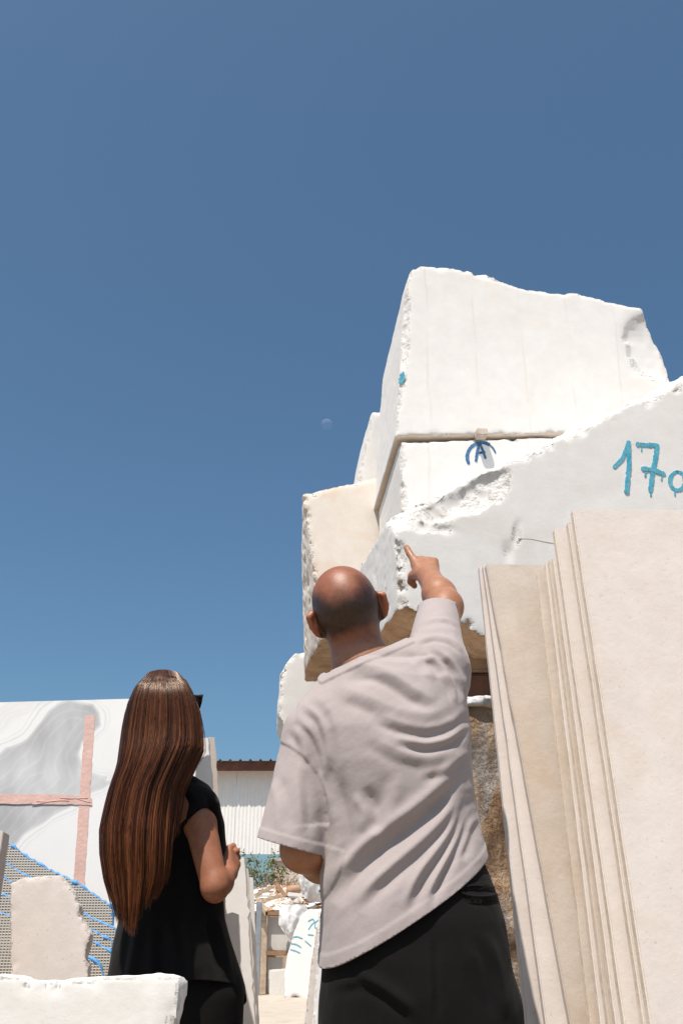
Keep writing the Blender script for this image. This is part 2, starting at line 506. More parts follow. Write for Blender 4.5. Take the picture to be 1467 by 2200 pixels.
def canopy():
    Yw = 24.0
    zt = P(520, 1652, Yw)[2]; zb = P(600, 1836, Yw)[2]
    root = tag(empty('canopy_shed', (-1.5, Yw+3, 0)), 'open canopy shed with white corrugated sheet wall and rust brown eave', 'shed')
    x0, x1 = -9.0, 3.0
    # wall sheets, each its own piece
    xs = np.linspace(x0, x1, 12)
    for i in range(11):
        me = corrugated(xs[i]+0.004, xs[i+1]-0.004, (Yw-0.10, zb+0.02*RNG.normal()), (Yw, zt+0.1), 0.085, 0.010, (0, -1, 0), 8)
        link('wall_sheet', me, STEEL_SHEET, root)
    zf0, zf1 = P(520, 1656, Yw-0.30)[2], P(520, 1637, Yw-0.30)[2]
    link('fascia', bm_mesh(box_bm((-3, Yw-0.30, (zf0+zf1)/2), 12.4, 0.05, zf1-zf0), 'fascia', 0.006), RUST, root)
    link('soffit', bm_mesh(box_bm((-3, Yw-0.14, zf1-0.06), 12.4, 0.26, 0.03), 'soffit'), RUST, root)
    for i in range(11):
        me = corrugated(xs[i], xs[i+1]-0.006, (Yw-0.42, zf1+0.012), (Yw+6, zf1+0.30), 0.235, 0.055, (0, 0, 1), 12, True)
        link('roof_sheet', me, ROOFTIN, root)
    for x in (x0+0.1, x1-0.1):
        for y in (Yw+0.1, Yw+5.8):
            link('post', bm_mesh(box_bm((x, y, zf1/2), 0.16, 0.16, zf1), 'post', 0.01), RUST, root)
canopy()

def house():
    Yh = 44.0
    o = P(588, 1851, Yh)
    root = tag(empty('house', (o[0]+4, Yh+4, 0)), 'distant pale pink house seen under the canopy beyond the shrub', 'house')
    wallm = plain('pale_pink_plaster', (0.66, 0.55, 0.48), 0.85, 3, 0.06)
    dark = plain('dark_window_glass', (0.05, 0.05, 0.06), 0.2, 3, 0.2, 0)
    link('wall', bm_mesh(box_bm((o[0]+4, Yh+4, o[2]/2), 8, 8, o[2]), 'wall'), wallm, root)
    link('parapet', bm_mesh(box_bm((o[0]+4, Yh+4, o[2]+0.06), 8.2, 8.2, 0.12), 'parapet', 0.02), plain('parapet_plaster', (0.5, 0.42, 0.37), 0.9), root)
    for i in range(3):
        x = o[0]+1.6+2.2*i; z = o[2]-1.3
        wd = link('window', bm_mesh(box_bm((x, Yh-0.01, z), 0.95, 0.06, 1.2), 'window', 0.01), plain('window_frame_paint', (0.35, 0.25, 0.2), 0.6), root)
        for s in (-1, 1):
            link('pane', bm_mesh(box_bm((x+s*0.215, Yh-0.045, z), 0.36, 0.02, 1.0), 'pane'), dark, wd)
house()

# ================================================================== marble blocks
def poly_sd(A, B, poly):
    """signed distance of 2-D points to an outline, and the index of the nearest edge"""
    poly = np.asarray(poly, np.float32); k = len(poly)
    best = np.full(A.shape, 1e9, np.float32); idx = np.zeros(A.shape, np.int16); inside = np.zeros(A.shape, bool)
    for i in range(k):
        p, q = poly[i], poly[(i+1) % k]; e = q-p
        wx, wy = A-p[0], B-p[1]
        h = np.clip((wx*e[0]+wy*e[1])/max(float(e@e), 1e-9), 0, 1)
        d = (wx-e[0]*h)**2 + (wy-e[1]*h)**2
        m = d < best; best = np.where(m, d, best); idx = np.where(m, i, idx)
        c = (p[1] <= B) != (q[1] <= B)
        with np.errstate(divide='ignore', invalid='ignore'):
            xi = p[0] + (B-p[1])*e[0]/np.where(e[1] == 0, 1e-9, e[1])
        inside ^= c & (A < xi)
    d = np.sqrt(best)
    return np.where(inside, -d, d), idx
def smax(a, b, k):
    h = np.clip(0.5-0.5*(a-b)/k, 0, 1); return a + (b-a)*h + k*h*(1-h)
class Frame:
    def __init__(s, x, y, Y, yaw=0, lean=0):
        s.o = P(x, y, Y); ya, l = R(yaw), R(lean)
        s.n = np.array([math.sin(ya)*math.cos(l), math.cos(ya)*math.cos(l), -math.sin(l)])
        s.e1 = np.array([math.cos(ya), -math.sin(ya), 0.0]); s.e2 = np.cross(s.e1, s.n)
    def uv(s, x, y):
        p = on_plane(x, y, s.o, s.n) - s.o; return np.array([p@s.e1, p@s.e2])
    def at(s, a, b, w=0): return s.o + s.e1*a + s.e2*b + s.n*w
def face_low(me, band=0.40):
    c = np.empty(len(me.polygons)*3, np.float32); me.polygons.foreach_get('center', c); z = c.reshape(-1, 3)[:, 2]
    return z < z.min()+band
def block(name, label, fr, px, depth, mat, h=0.014, rough=0.012, edge_rough=None, face=0.0012, cuts=(), carves=(), rnd=0.005, chip=0.03, shear=(0, 0), seed=0, group=None, ground_to=None, crust=None, cat='stone block', bottom=None):
    poly = np.array([fr.uv(*p) for p in px])
    if bottom is not None:      # (x0, x1) pixel pair: outline goes down to the ground
        zb = -0.05
        L = fr.uv(*px[-1]); 
    lo, hi = poly.min(0), poly.max(0)
    m = 0.05
    F_ = Field((lo[0]-m+min(0, shear[0]*depth), lo[1]-m+min(0, shear[1]*depth), -m), (hi[0]+m+max(0, shear[0]*depth), hi[1]+m+max(0, shear[1]*depth), depth+m), h)
    ax = [F_.lo[i]+h*np.arange(F_.n[i]) for i in range(3)]
    A, B, W = np.meshgrid(*ax, indexing='ij')
    A = A.astype(np.float32); B = B.astype(np.float32); W = W.astype(np.float32)
    if shear == (0, 0):
        d1, ei = poly_sd(A[:, :, 0], B[:, :, 0], poly)
        d1 = np.repeat(d1[:, :, None], A.shape[2], 2); ei = np.repeat(ei[:, :, None], A.shape[2], 2)
    else:
        d1, ei = poly_sd(A-shear[0]*W, B-shear[1]*W, poly)
    er = np.full(len(poly), rough, np.float32)
    if edge_rough:
        for i, v in edge_rough.items(): er[i] = v
    G = np.stack([A, B, W], -1)
    band = np.abs(d1) < 0.12
    if (er > 0).any():
        nn = 0.2 + fbm(G[band], 4, 3, seed, 0.4)*0.42 + 0.30*np.abs(fbm(G[band], 16, 3, seed+9, 0.55)) + 0.13*fbm(G[band], 45, 2, seed+19)
        d1[band] += er[ei[band]]*nn
    d2 = np.abs(W-depth/2) - depth/2
    ds = [d1, d2]
    cen = fr.at(*(poly.mean(0)), depth/2)
    for tri in cuts:
        a, b_, c_ = (np.asarray(q) for q in tri[:3])
        nr = unit(np.cross(b_-a, c_-a))
        if (cen-a)@nr > 0: nr = -nr
        off = (fr.o-a)@nr
        dd = A*(fr.e1@nr) + B*(fr.e2@nr) + W*(fr.n@nr) + off
        bd = np.abs(dd) < 0.1
        am = tri[3] if len(tri) > 3 else 0.006
        dd = dd.astype(np.float32); dd[bd] += am*0.4*fbm(G[bd], 6, 3, seed+3) + am*0.25*np.abs(fbm(G[bd], 20, 3, seed+4, 0.6))
        ds.append(dd)
    d = ds[0]; ew = np.zeros_like(d)
    for x in ds[1:]:
        ew = np.maximum(ew, np.exp(-((d-x)/0.022)**2))
        d = smax(d, x, rnd)
    band = np.abs(d) < 0.08
    Gb = G[band]
    nz = fbm(Gb, 24, 3, seed+5, 0.6)
    dd = d[band]
    dd = dd + ew[band]*chip*0.5*np.clip(nz, 0, 1.2)          # chipped arrises
    dd = dd + face*fbm(Gb, 5, 3, seed+8)
    d[band] = dd
    for cv in carves:
        (cx, cy), ra, rb, rw, amp = cv[:5]
        ca, cb = fr.uv(cx, cy); rot = R(cv[5]) if len(cv) > 5 else 0; w0 = cv[6] if len(cv) > 6 else 0.0
        xa, xb = A-ca, B-cb
        x_, y_ = xa*math.cos(rot)+xb*math.sin(rot), -xa*math.sin(rot)+xb*math.cos(rot)
        q = np.sqrt((x_/ra)**2 + (y_/rb)**2 + ((W-w0)/rw)**2)
        e = (q-1)*min(ra, rb, rw)
        bd = np.abs(e) < 0.1
        e[bd] += amp*0.55*(fbm(G[bd], 13, 4, seed+21, 0.5))
        d = smax(d, -e, 0.006)
    F_.V = d.astype(np.float32)
    V, Q = surface_nets(F_.V)
    L = F_.lo + V*h
    if ground_to is not None: pass
    Wd = fr.o + L[:, :1]*fr.e1 + L[:, 1:2]*fr.e2 + L[:, 2:]*fr.n
    me = fast_mesh(name, Wd, Q[:, ::-1]); relax(me, 1, 0.25); smooth(me); me.set_sharp_from_angle(angle=R(26))
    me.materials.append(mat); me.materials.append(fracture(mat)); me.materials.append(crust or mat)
    nr_ = np.empty(len(me.polygons)*3, np.float32); me.polygons.foreach_get('normal', nr_); nr_ = nr_.reshape(-1, 3)
    sawn = np.maximum(np.abs(nr_@fr.n), np.maximum(np.abs(nr_@fr.e1), np.abs(nr_@fr.e2))) > 0.975
    mi = np.where(sawn, 0, 1)
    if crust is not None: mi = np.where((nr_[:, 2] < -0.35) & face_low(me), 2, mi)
    me.polygons.foreach_set('material_index', mi.astype(np.int32)); me.update()
    o = link(name, me, None)
    tag(o, label, cat, group)
    return o

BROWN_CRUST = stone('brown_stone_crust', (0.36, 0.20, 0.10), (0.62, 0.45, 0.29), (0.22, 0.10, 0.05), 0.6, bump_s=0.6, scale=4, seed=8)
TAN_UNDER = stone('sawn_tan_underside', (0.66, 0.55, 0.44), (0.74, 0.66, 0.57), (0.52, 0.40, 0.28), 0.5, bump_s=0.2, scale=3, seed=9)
GRP = 'marble blocks piled up behind the man'

f17 = Frame(850, 1200, 4.0, -7.5, 0)
b17 = block('marble_block', 'big white block spray painted with blue number 17o, its top edge broken and sloping', f17,
    [(846, 1088), (868, 1070), (930, 1046), (1010, 1008), (1090, 975), (1160, 938), (1250, 888), (1330, 852), (1400, 826), (1440, 802), (1470, 788), (1560, 765), (1680, 745),
     (1690, 1400), (1400, 1395), (1200, 1392), (1055, 1380), (980, 1338), (900, 1324), (868, 1308), (857, 1308), (852, 1200)],
    1.05, WHITE_GREY, shear=(-0.05, 0), h=0.010, rough=0.008, edge_rough={i: 0.045 for i in range(0, 12)} | {i: 0.03 for i in range(13, 19)}, chip=0.035, seed=11, group=GRP,
    cuts=[(f17.at(*f17.uv(850, 1108), 0), f17.at(*f17.uv(1467, 818), 0), f17.at(*f17.uv(1160, 936), 0.10), 0.04), (f17.at(*f17.uv(846, 1150), 0), f17.at(*f17.uv(920, 1085), 0), f17.at(*f17.uv(868, 1080), 0.12), 0.03)],
    carves=[((985, 1062), 0.25, 0.105, 0.06, 0.022, 22), ((1050, 1030), 0.10, 0.07, 0.055, 0.022, 35),
            ((905, 1128), 0.10, 0.022, 0.012, 0.015, -5), ((1110, 1150), 0.016, 0.045, 0.008, 0.010, -10), ((1095, 1190), 0.02, 0.03, 0.006, 0.010), ((858, 1290), 0.03, 0.07, 0.03, 0.02)],
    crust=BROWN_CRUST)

fA = Frame(858, 952, 5.015, -5, 0)
bA = block('marble_block', 'white block marked with a dark blue letter A in a circle, wedged in mid pile', fA,
    [(858, 949), (1010, 943), (1200, 938), (1430, 931), (1430, 1200), (864, 1200)], 1.0, WHITE, h=0.0125, rough=0.004, chip=0.03, seed=23, group=GRP)

fC = Frame(848, 935, 5.0, -5, 0)
bC = block('marble_block', 'largest white block on the very top of the pile with broken upper edge', fC,
    [(848, 938), (872, 602), (880, 578), (905, 569), (960, 572), (1000, 578), (1060, 584), (1110, 599), (1150, 616), (1180, 628), (1230, 627), (1290, 640), (1350, 654), (1385, 659), (1396, 690), (1412, 728), (1426, 750), (1441, 792), (1446, 830), (1446, 930)],
    1.15, WHITE, h=0.0115, rough=0.006, edge_rough={i: 0.02 for i in range(1, 19)}, chip=0.018, seed=37, group=GRP,
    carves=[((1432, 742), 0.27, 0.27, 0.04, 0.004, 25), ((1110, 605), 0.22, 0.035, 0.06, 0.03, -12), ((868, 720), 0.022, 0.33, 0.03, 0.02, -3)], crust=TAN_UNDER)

fD = Frame(795, 900, 6.65, -6, 0)
block('marble_block', 'white block half hidden behind the top block, leaning on its left', fD,
    [(748, 1105), (770, 1010), (796, 886), (808, 880), (900, 876), (900, 1105)], 0.7, WHITE_CLEAN, h=0.02, rough=0.012, chip=0.04, seed=41, group=GRP)

fE = Frame(688, 1375, 6.0, -9, 0)
cutE = (P(651, 1078, 6.0), P(688, 1378, 6.0), P(655, 1480, 6.85), 0.02)
block('marble_block', 'peach tinted block with orange veins, left of the painted block', fE,
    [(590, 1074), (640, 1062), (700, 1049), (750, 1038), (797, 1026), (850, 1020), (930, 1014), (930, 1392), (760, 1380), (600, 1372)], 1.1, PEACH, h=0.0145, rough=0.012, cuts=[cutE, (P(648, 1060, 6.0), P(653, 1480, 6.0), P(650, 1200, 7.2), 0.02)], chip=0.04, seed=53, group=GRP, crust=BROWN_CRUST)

fF = Frame(640, 1500, 7.3, -4, 0)
block('marble_block', 'small rough white block jutting out low beside the man\'s shoulder', fF,
    [(600, 1548), (596, 1530), (600, 1448), (616, 1420), (632, 1402), (660, 1397), (840, 1392), (840, 1585), (618, 1585)], 0.7, WHITE_CLEAN, h=0.017, rough=0.022, chip=0.05, seed=61, group=GRP)

# the rough block at the bottom and the stones that carry the pile
ROUGH_BROWN = None
def rough_brown():
    m, t, b = new_mat('quarry_crust')
    oc = objco(t)
    mp = nd(t, 'ShaderNodeMapping'); mp.inputs['Scale'].default_value = (1.6, 1, 0.55); t.links.new(oc, mp.inputs['Vector']); v = mp.outputs['Vector']
    c = ramp(t, noise_node(t, v, 5, 8, 0.7, 0.8), [(0.28, (0.12, 0.065, 0.035)), (0.45, (0.32, 0.19, 0.105)), (0.6, (0.47, 0.32, 0.20)), (0.75, (0.60, 0.49, 0.38))])
    f = ramp(t, noise_node(t, v, 2.6, 5, 0.6, 0.4), [(0.54, g(0)), (0.61, g(0.8))])
    c = mixc(t, f, c, ramp(t, noise_node(t, oc, 30, 5, 0.7), [(0.35, (0.22, 0.19, 0.165)), (0.65, (0.55, 0.51, 0.47))]))
    t.links.new(c, b.inputs['Base Color']); b.inputs['Roughness'].default_value = 0.9
    n1 = bump(t, b, noise_node(t, oc, 40, 7, 0.7), 0.9, 0.02)
    bump(t, b, noise_node(t, v, 9, 5, 0.65), 0.9, 0.05, n1)
    return m
QUARRY = rough_brown()
def rect_px(fr, x0, x1, ztop, zbot=-0.03):
    """front outline between two photo columns from height ztop down to the ground, in pixels of that plane"""
    out = []
    for x, z in ((x0, ztop), (x1, ztop), (x1, zbot), (x0, zbot)):
        a = fr.uv(x, 1600)[0]
        b = (z - fr.o[2])/fr.e2[2]
        out.append(tuple(proj(fr.at(a, b))))
    return out
fG = Frame(1035, 1520, 4.05, -6, 0)
zg = P(1035, 1516, 4.05)[2]
block('rough_stone_block', 'rough brown quarry faced block at the foot of the pile, cement streaked', fG, rect_px(fG, 800, 1700, zg), 1.0, QUARRY, h=0.017, rough=0.01, face=0.03, chip=0.05, rnd=0.03, seed=71, group=GRP)
fcap = Frame(1035, 1520, 4.0, -6, 0)
block('stone_slab', 'thin white slab lying on the rough brown block', fcap,
      [tuple(p) for p in (proj(fcap.at(fcap.uv(820, 1516)[0], 0.004)), proj(fcap.at(fcap.uv(1700, 1516)[0], 0.004)), proj(fcap.at(fcap.uv(1700, 1516)[0], 0.058)), proj(fcap.at(fcap.uv(820, 1516)[0], 0.058)))], 1.05, WHITE, h=0.010, rough=0.02, chip=0.05, seed=72, cat='stone slab')
fH = Frame(900, 1300, 5.25, -5, 0)
block('marble_block', 'white block deep in shadow behind the painted block', fH, rect_px(fH, 880, 1560, P(880, 1199, 5.3)[2]), 0.95, WHITE_CLEAN, h=0.03, seed=73, group=GRP)
fI = Frame(800, 1500, 6.35, -5, 0)
block('marble_block', 'white block hidden under the peach block behind the man', fI, rect_px(fI, 770, 960, P(760, 1382, 6.2)[2]), 0.8, WHITE_CLEAN, h=0.03, seed=74, group=GRP)
fJ = Frame(760, 1600, 7.35, -5, 0)
block('marble_block', 'white block hidden under the small rough block behind the man', fJ, rect_px(fJ, 712, 840, P(700, 1584, 7.35)[2]), 0.65, WHITE_CLEAN, h=0.03, seed=75, group=GRP)

TIMBER = plain('old_red_timber', (0.14, 0.062, 0.035), 0.8, 9, 0.45, 0.5)
TIMBER2 = plain('grey_brown_timber', (0.30, 0.19, 0.115), 0.85, 12, 0.35, 0.5)
zc0 = zg+0.06; zc1 = P(980, 1338, 4.0)[2]
hh = (zc1-zc0)
x_a, x_b = P(1035, 1470, 4.3)[0], P(1500, 1470, 4.3)[0]
tag(link('timber_beam', bm_mesh(box_bm((x_a+0.35, 4.42, zc0+hh*0.26), 1.3, 0.16, hh*0.5, R(4)), 'timber_beam', 0.012), TIMBER), 'dark reddish beam lying across the rough block, lower of the pair', 'timber')
tag(link('timber_beam', bm_mesh(box_bm((x_a+0.25, 4.38, zc0+hh*0.74), 1.2, 0.14, hh*0.42, R(2)), 'timber_beam', 0.012), TIMBER2), 'brown beam on top of the reddish one under the painted block', 'timber')
cw = P(1033, 928, 5.0)
tag(link('timber_wedge', bm_mesh(box_bm(cw+np.array([0, 0.065, 0.0]), 0.062, 0.15, P(1033, 921, 5)[2]-P(1033, 935, 5)[2], R(5)), 'timber_wedge', 0.005), plain('bare_wood', (0.56, 0.47, 0.40), 0.8, 30, 0.2, 0.4)), 'small bare wood spacer between the top block and the block marked A', 'wood spacer')

# spray painted marks: real thin paint layers lying on the stone
def stroke(fr, pts, wid, off, drip=(), seed=0):
    rs = np.random.default_rng(seed)
    Q = np.array([fr.uv(*p) for p in pts])
    seg = np.linalg.norm(np.diff(Q, axis=0), axis=1); s = np.concatenate([[0], np.cumsum(seg)])
    n = max(6, int(s[-1]/0.006)); tt = np.linspace(0, s[-1], n)
    X = np.stack([np.interp(tt, s, Q[:, 0]), np.interp(tt, s, Q[:, 1])], 1)
    for _ in range(2): X[1:-1] = (X[:-2]+2*X[1:-1]+X[2:])/4
    T = np.gradient(X, axis=0); T /= np.linalg.norm(T, axis=1)[:, None]+1e-9
    N = np.stack([-T[:, 1], T[:, 0]], 1)
    r = wid/2*(1+0.12*rs.normal(size=n)); k = np.linspace(0, 1, n)
    Lp = list(X + N*r[:, None]); Rp = list(X - N*r[:, None])
    def capp(c, t, rr): 
        th = np.linspace(math.pi/2, -math.pi/2, 7)[1:-1]; nn = np.array([-t[1], t[0]])
        return [c + rr*(math.cos(a)*t + math.sin(a)*nn) for a in th]
    poly = Lp + capp(X[-1], T[-1], r[-1]) + Rp[::-1] + capp(X[0], -T[0], r[0])
    bm = prism([tuple(p) for p in poly], fr.at(0, 0, -off*0.55-0.0005), fr.e1, fr.e2, fr.n, 0.004)
    return bm
def merge_bms(bms, name):
    out = bmesh.new()
    for b_ in bms:
        me = bpy.data.meshes.new('tmp'); b_.to_mesh(me); b_.free(); out.from_mesh(me); bpy.data.meshes.remove(me)
    return bm_mesh(out, name)
def circ(cx, cy, rx, ry, a0, a1, n=24):
    return [(cx+rx*math.cos(R(a)), cy-ry*math.sin(R(a))) for a in np.linspace(a0, a1, n)]
def paint_mat(name, c, c2):
    m, t, b = new_mat(name)
    oc = objco(t)
    col = ramp(t, noise_node(t, oc, 25, 5, 0.6), [(0.35, c), (0.7, c2)])
    t.links.new(col, b.inputs['Base Color']); b.inputs['Roughness'].default_value = 0.6
    tr = nd(t, 'ShaderNodeBsdfTransparent'); mx = nd(t, 'ShaderNodeMixShader')
    f = ramp(t, noise_node(t, oc, 120, 4, 0.7), [(0.30, g(0.55)), (0.50, g(1))])
    t.links.new(f, mx.inputs[0]); t.links.new(tr.outputs[0], mx.inputs[1]); t.links.new(b.outputs[0], mx.inputs[2])
    t.links.new(mx.outputs[0], t.nodes['Material Output'].inputs['Surface'])
    return m
CYAN = paint_mat('cyan_spray_paint', (0.045, 0.33, 0.47), (0.16, 0.48, 0.60))
BLUE = paint_mat('dark_blue_spray_paint', (0.02, 0.10, 0.25), (0.07, 0.22, 0.40))
one = [stroke(f17, [(1319, 1003), (1336, 986), (1349, 952)], 0.018, 0.004, seed=1), stroke(f17, [(1349, 951), (1350, 1000), (1345, 1056)], 0.021, 0.0055, seed=2)]
seven = [stroke(f17, [(1370, 955), (1392, 957), (1411, 956), (1407, 985), (1400, 1020), (1396, 1054)], 0.022, 0.004, seed=3), stroke(f17, [(1380, 1007), (1403, 1010), (1425, 1019)], 0.022, 0.0055, seed=4),
         stroke(f17, [(1386, 1010), (1385, 1023)], 0.008, 0.003, seed=5), stroke(f17, [(1421, 1018), (1420, 1032)], 0.007, 0.003, seed=6), stroke(f17, [(1397, 1050), (1397, 1066)], 0.009, 0.0025, seed=7), stroke(f17, [(1377, 956), (1377, 970)], 0.006, 0.0025, seed=12)]
oh = [stroke(f17, circ(1454, 1034, 16, 20, 90, 452, 40), 0.019, 0.004, seed=8), stroke(f17, [(1448, 1052), (1449, 1066)], 0.007, 0.003, seed=9)]
for nm, bms in (('painted_digit', one), ('painted_digit', seven), ('painted_letter', oh)):
    link(nm, merge_bms(bms, nm), CYAN, b17)
Ac = [stroke(fA, circ(1034, 982, 31, 31, 205, 62, 34), 0.020, 0.004, seed=10), stroke(fA, circ(1034, 982, 31, 31, 58, 18, 14), 0.009, 0.004, seed=13)]
Aa = [stroke(fA, [(1029, 953), (1025, 968), (1022, 990)], 0.015, 0.004, seed=14), stroke(fA, [(1030, 954), (1036, 966), (1042, 984)], 0.013, 0.0052, seed=15), stroke(fA, [(1023, 974), (1040, 972)], 0.011, 0.0064, seed=16)]
link('painted_ring', merge_bms(Ac, 'painted_ring'), BLUE, bA)
link('painted_letter', merge_bms(Aa, 'painted_letter'), BLUE, bA)
# hairline crack running across the painted block
CRACK = plain('stone_crack', (0.52, 0.43, 0.35), 0.9, 40, 0.3, 0.2)
link('crack', bm_mesh(stroke(f17, [(1112, 1157), (1140, 1158), (1165, 1163), (1187, 1167), (1200, 1169)], 0.0012, 0.0022, seed=40), 'crack'), CRACK, b17)
# faint streaks of the same cyan on the top block's left arris
fl = [stroke(fC, [(862, 806), (868, 812), (860, 822)], 0.02, 0.003, seed=21), stroke(fC, [(866, 800), (858, 815)], 0.012, 0.004, seed=22)]
link('paint_smear', merge_bms(fl, 'paint_smear'), CYAN, bC)

# ================================================================== right: stack of leaning beige slabs
def lean_slab(name, label, top, bot, Yt, Yb, width, mat, th=0.03, top_dx=-0.02, seed=0, edge=None, yaw=0, cat='stone slab', group=None):
    """slab whose left edge runs from pixel top (at depth Yt) to pixel bot (depth Yb), carried on down to the ground"""
    a = P(*top, Yt); b_ = P(*bot, Yb)
    d = (b_-a)/(b_[2]-a[2]); base = a + d*(0.0-a[2])
    e1 = unit([math.cos(R(yaw)), math.sin(R(yaw)), top_dx]); up = a-base; L = np.linalg.norm(up); e2 = up/L
    n = unit(np.cross(e2, e1)); n = n if n[1] > 0 else -n
    poly = rough_poly([(0, 0), (0, L), (width, L), (width, 0)], 0.06, 0.0003, seed)
    me = bm_mesh(prism([tuple(p) for p in poly], base, e1, e2, n, th, shear=(-0.06*th, 0)), name, 0.003)
    me.materials.append(mat); me.materials.append(edge or YELLOW)
    nn = np.empty(len(me.polygons)*3, np.float32); me.polygons.foreach_get('normal', nn); nn = nn.reshape(-1, 3)
    me.polygons.foreach_set('material_index', (np.abs(nn@n) < 0.85).astype(np.int32))
    o = link(name, me, None)
    return tag(o, label, cat, group), (base, e1, e2, n, L)
GS = 'beige slabs leaning in a row on the right'
SL = [
 ('front slab of the leaning beige row, widest and tallest, at the right border', (1229, 1093), (1396, 2200), 2.60, 2.37, 1.4, BEIGE),
 ('beige slab directly behind the front one, only a sliver of it showing', (1219, 1120), (1382, 2200), 2.645, 2.41, 1.4, BEIGE),
 ('beige slab with stepped down top, second step from the right', (1190, 1134), (1340, 2200), 2.70, 2.455, 1.4, BEIGE),
 ('thin beige slab, first of three narrow edges behind the stepped slab', (1187, 1196), (1322, 2200), 2.77, 2.50, 1.3, BEIGE),
 ('thin beige slab, middle one of three narrow edges behind the stepped slab', (1179, 1200), (1306, 2200), 2.81, 2.54, 1.3, TAN),
 ('thin beige slab, last of three narrow edges behind the stepped slab', (1171, 1207), (1290, 2200), 2.85, 2.58, 1.3, BEIGE),
 ('thin yellow edged slab with a notch in its top corner', (1153, 1228), (1268, 2200), 2.89, 2.62, 1.25, TAN),
 ('tan stained slab with a wide visible face beside the man\'s raised arm', (1043, 1211), (1224, 2200), 2.99, 2.69, 1.2, TAN),
 ('pale slab just behind the tan stained one, edge only', (1037, 1212), (1172, 2200), 3.03, 2.74, 1.2, BEIGE),
 ('rearmost pale slab of the leaning row, next to the man\'s trousers', (1029, 1215), (1130, 2200), 3.07, 2.80, 1.2, BEIGE),
]
for i, (lab, tp, bt, yt, yb, wd, mt) in enumerate(SL):
    lean_slab('stone_slab', lab, tp, bt, yt, yb, wd, mt, th=0.027, seed=100+i, group=GS, top_dx=-0.012, edge=YELLOW if i < 7 else BEIGE)

# steel A frame rest that carries the leaning slabs (behind them)
STEEL = plain('rusty_steel', (0.12, 0.08, 0.06), 0.6, 8, 0.4, 0.3, 0.4)
rt = tag(empty('slab_rack', (1.25, 3.15, 0)), 'steel rack that the leaning beige slabs rest against', 'rack')
for x in (0.85, 1.7):
    link('post', bm_mesh(box_bm((x, 3.13, 0.75), 0.08, 0.08, 1.5, 0, R(-4)), 'post', 0.004), STEEL, rt)
link('rail', bm_mesh(box_bm((1.28, 3.17, 1.47), 1.1, 0.06, 0.06), 'rail', 0.004), STEEL, rt)
link('foot', bm_mesh(box_bm((1.28, 2.95, 0.03), 1.2, 1.0, 0.05), 'foot', 0.004), STEEL, rt)

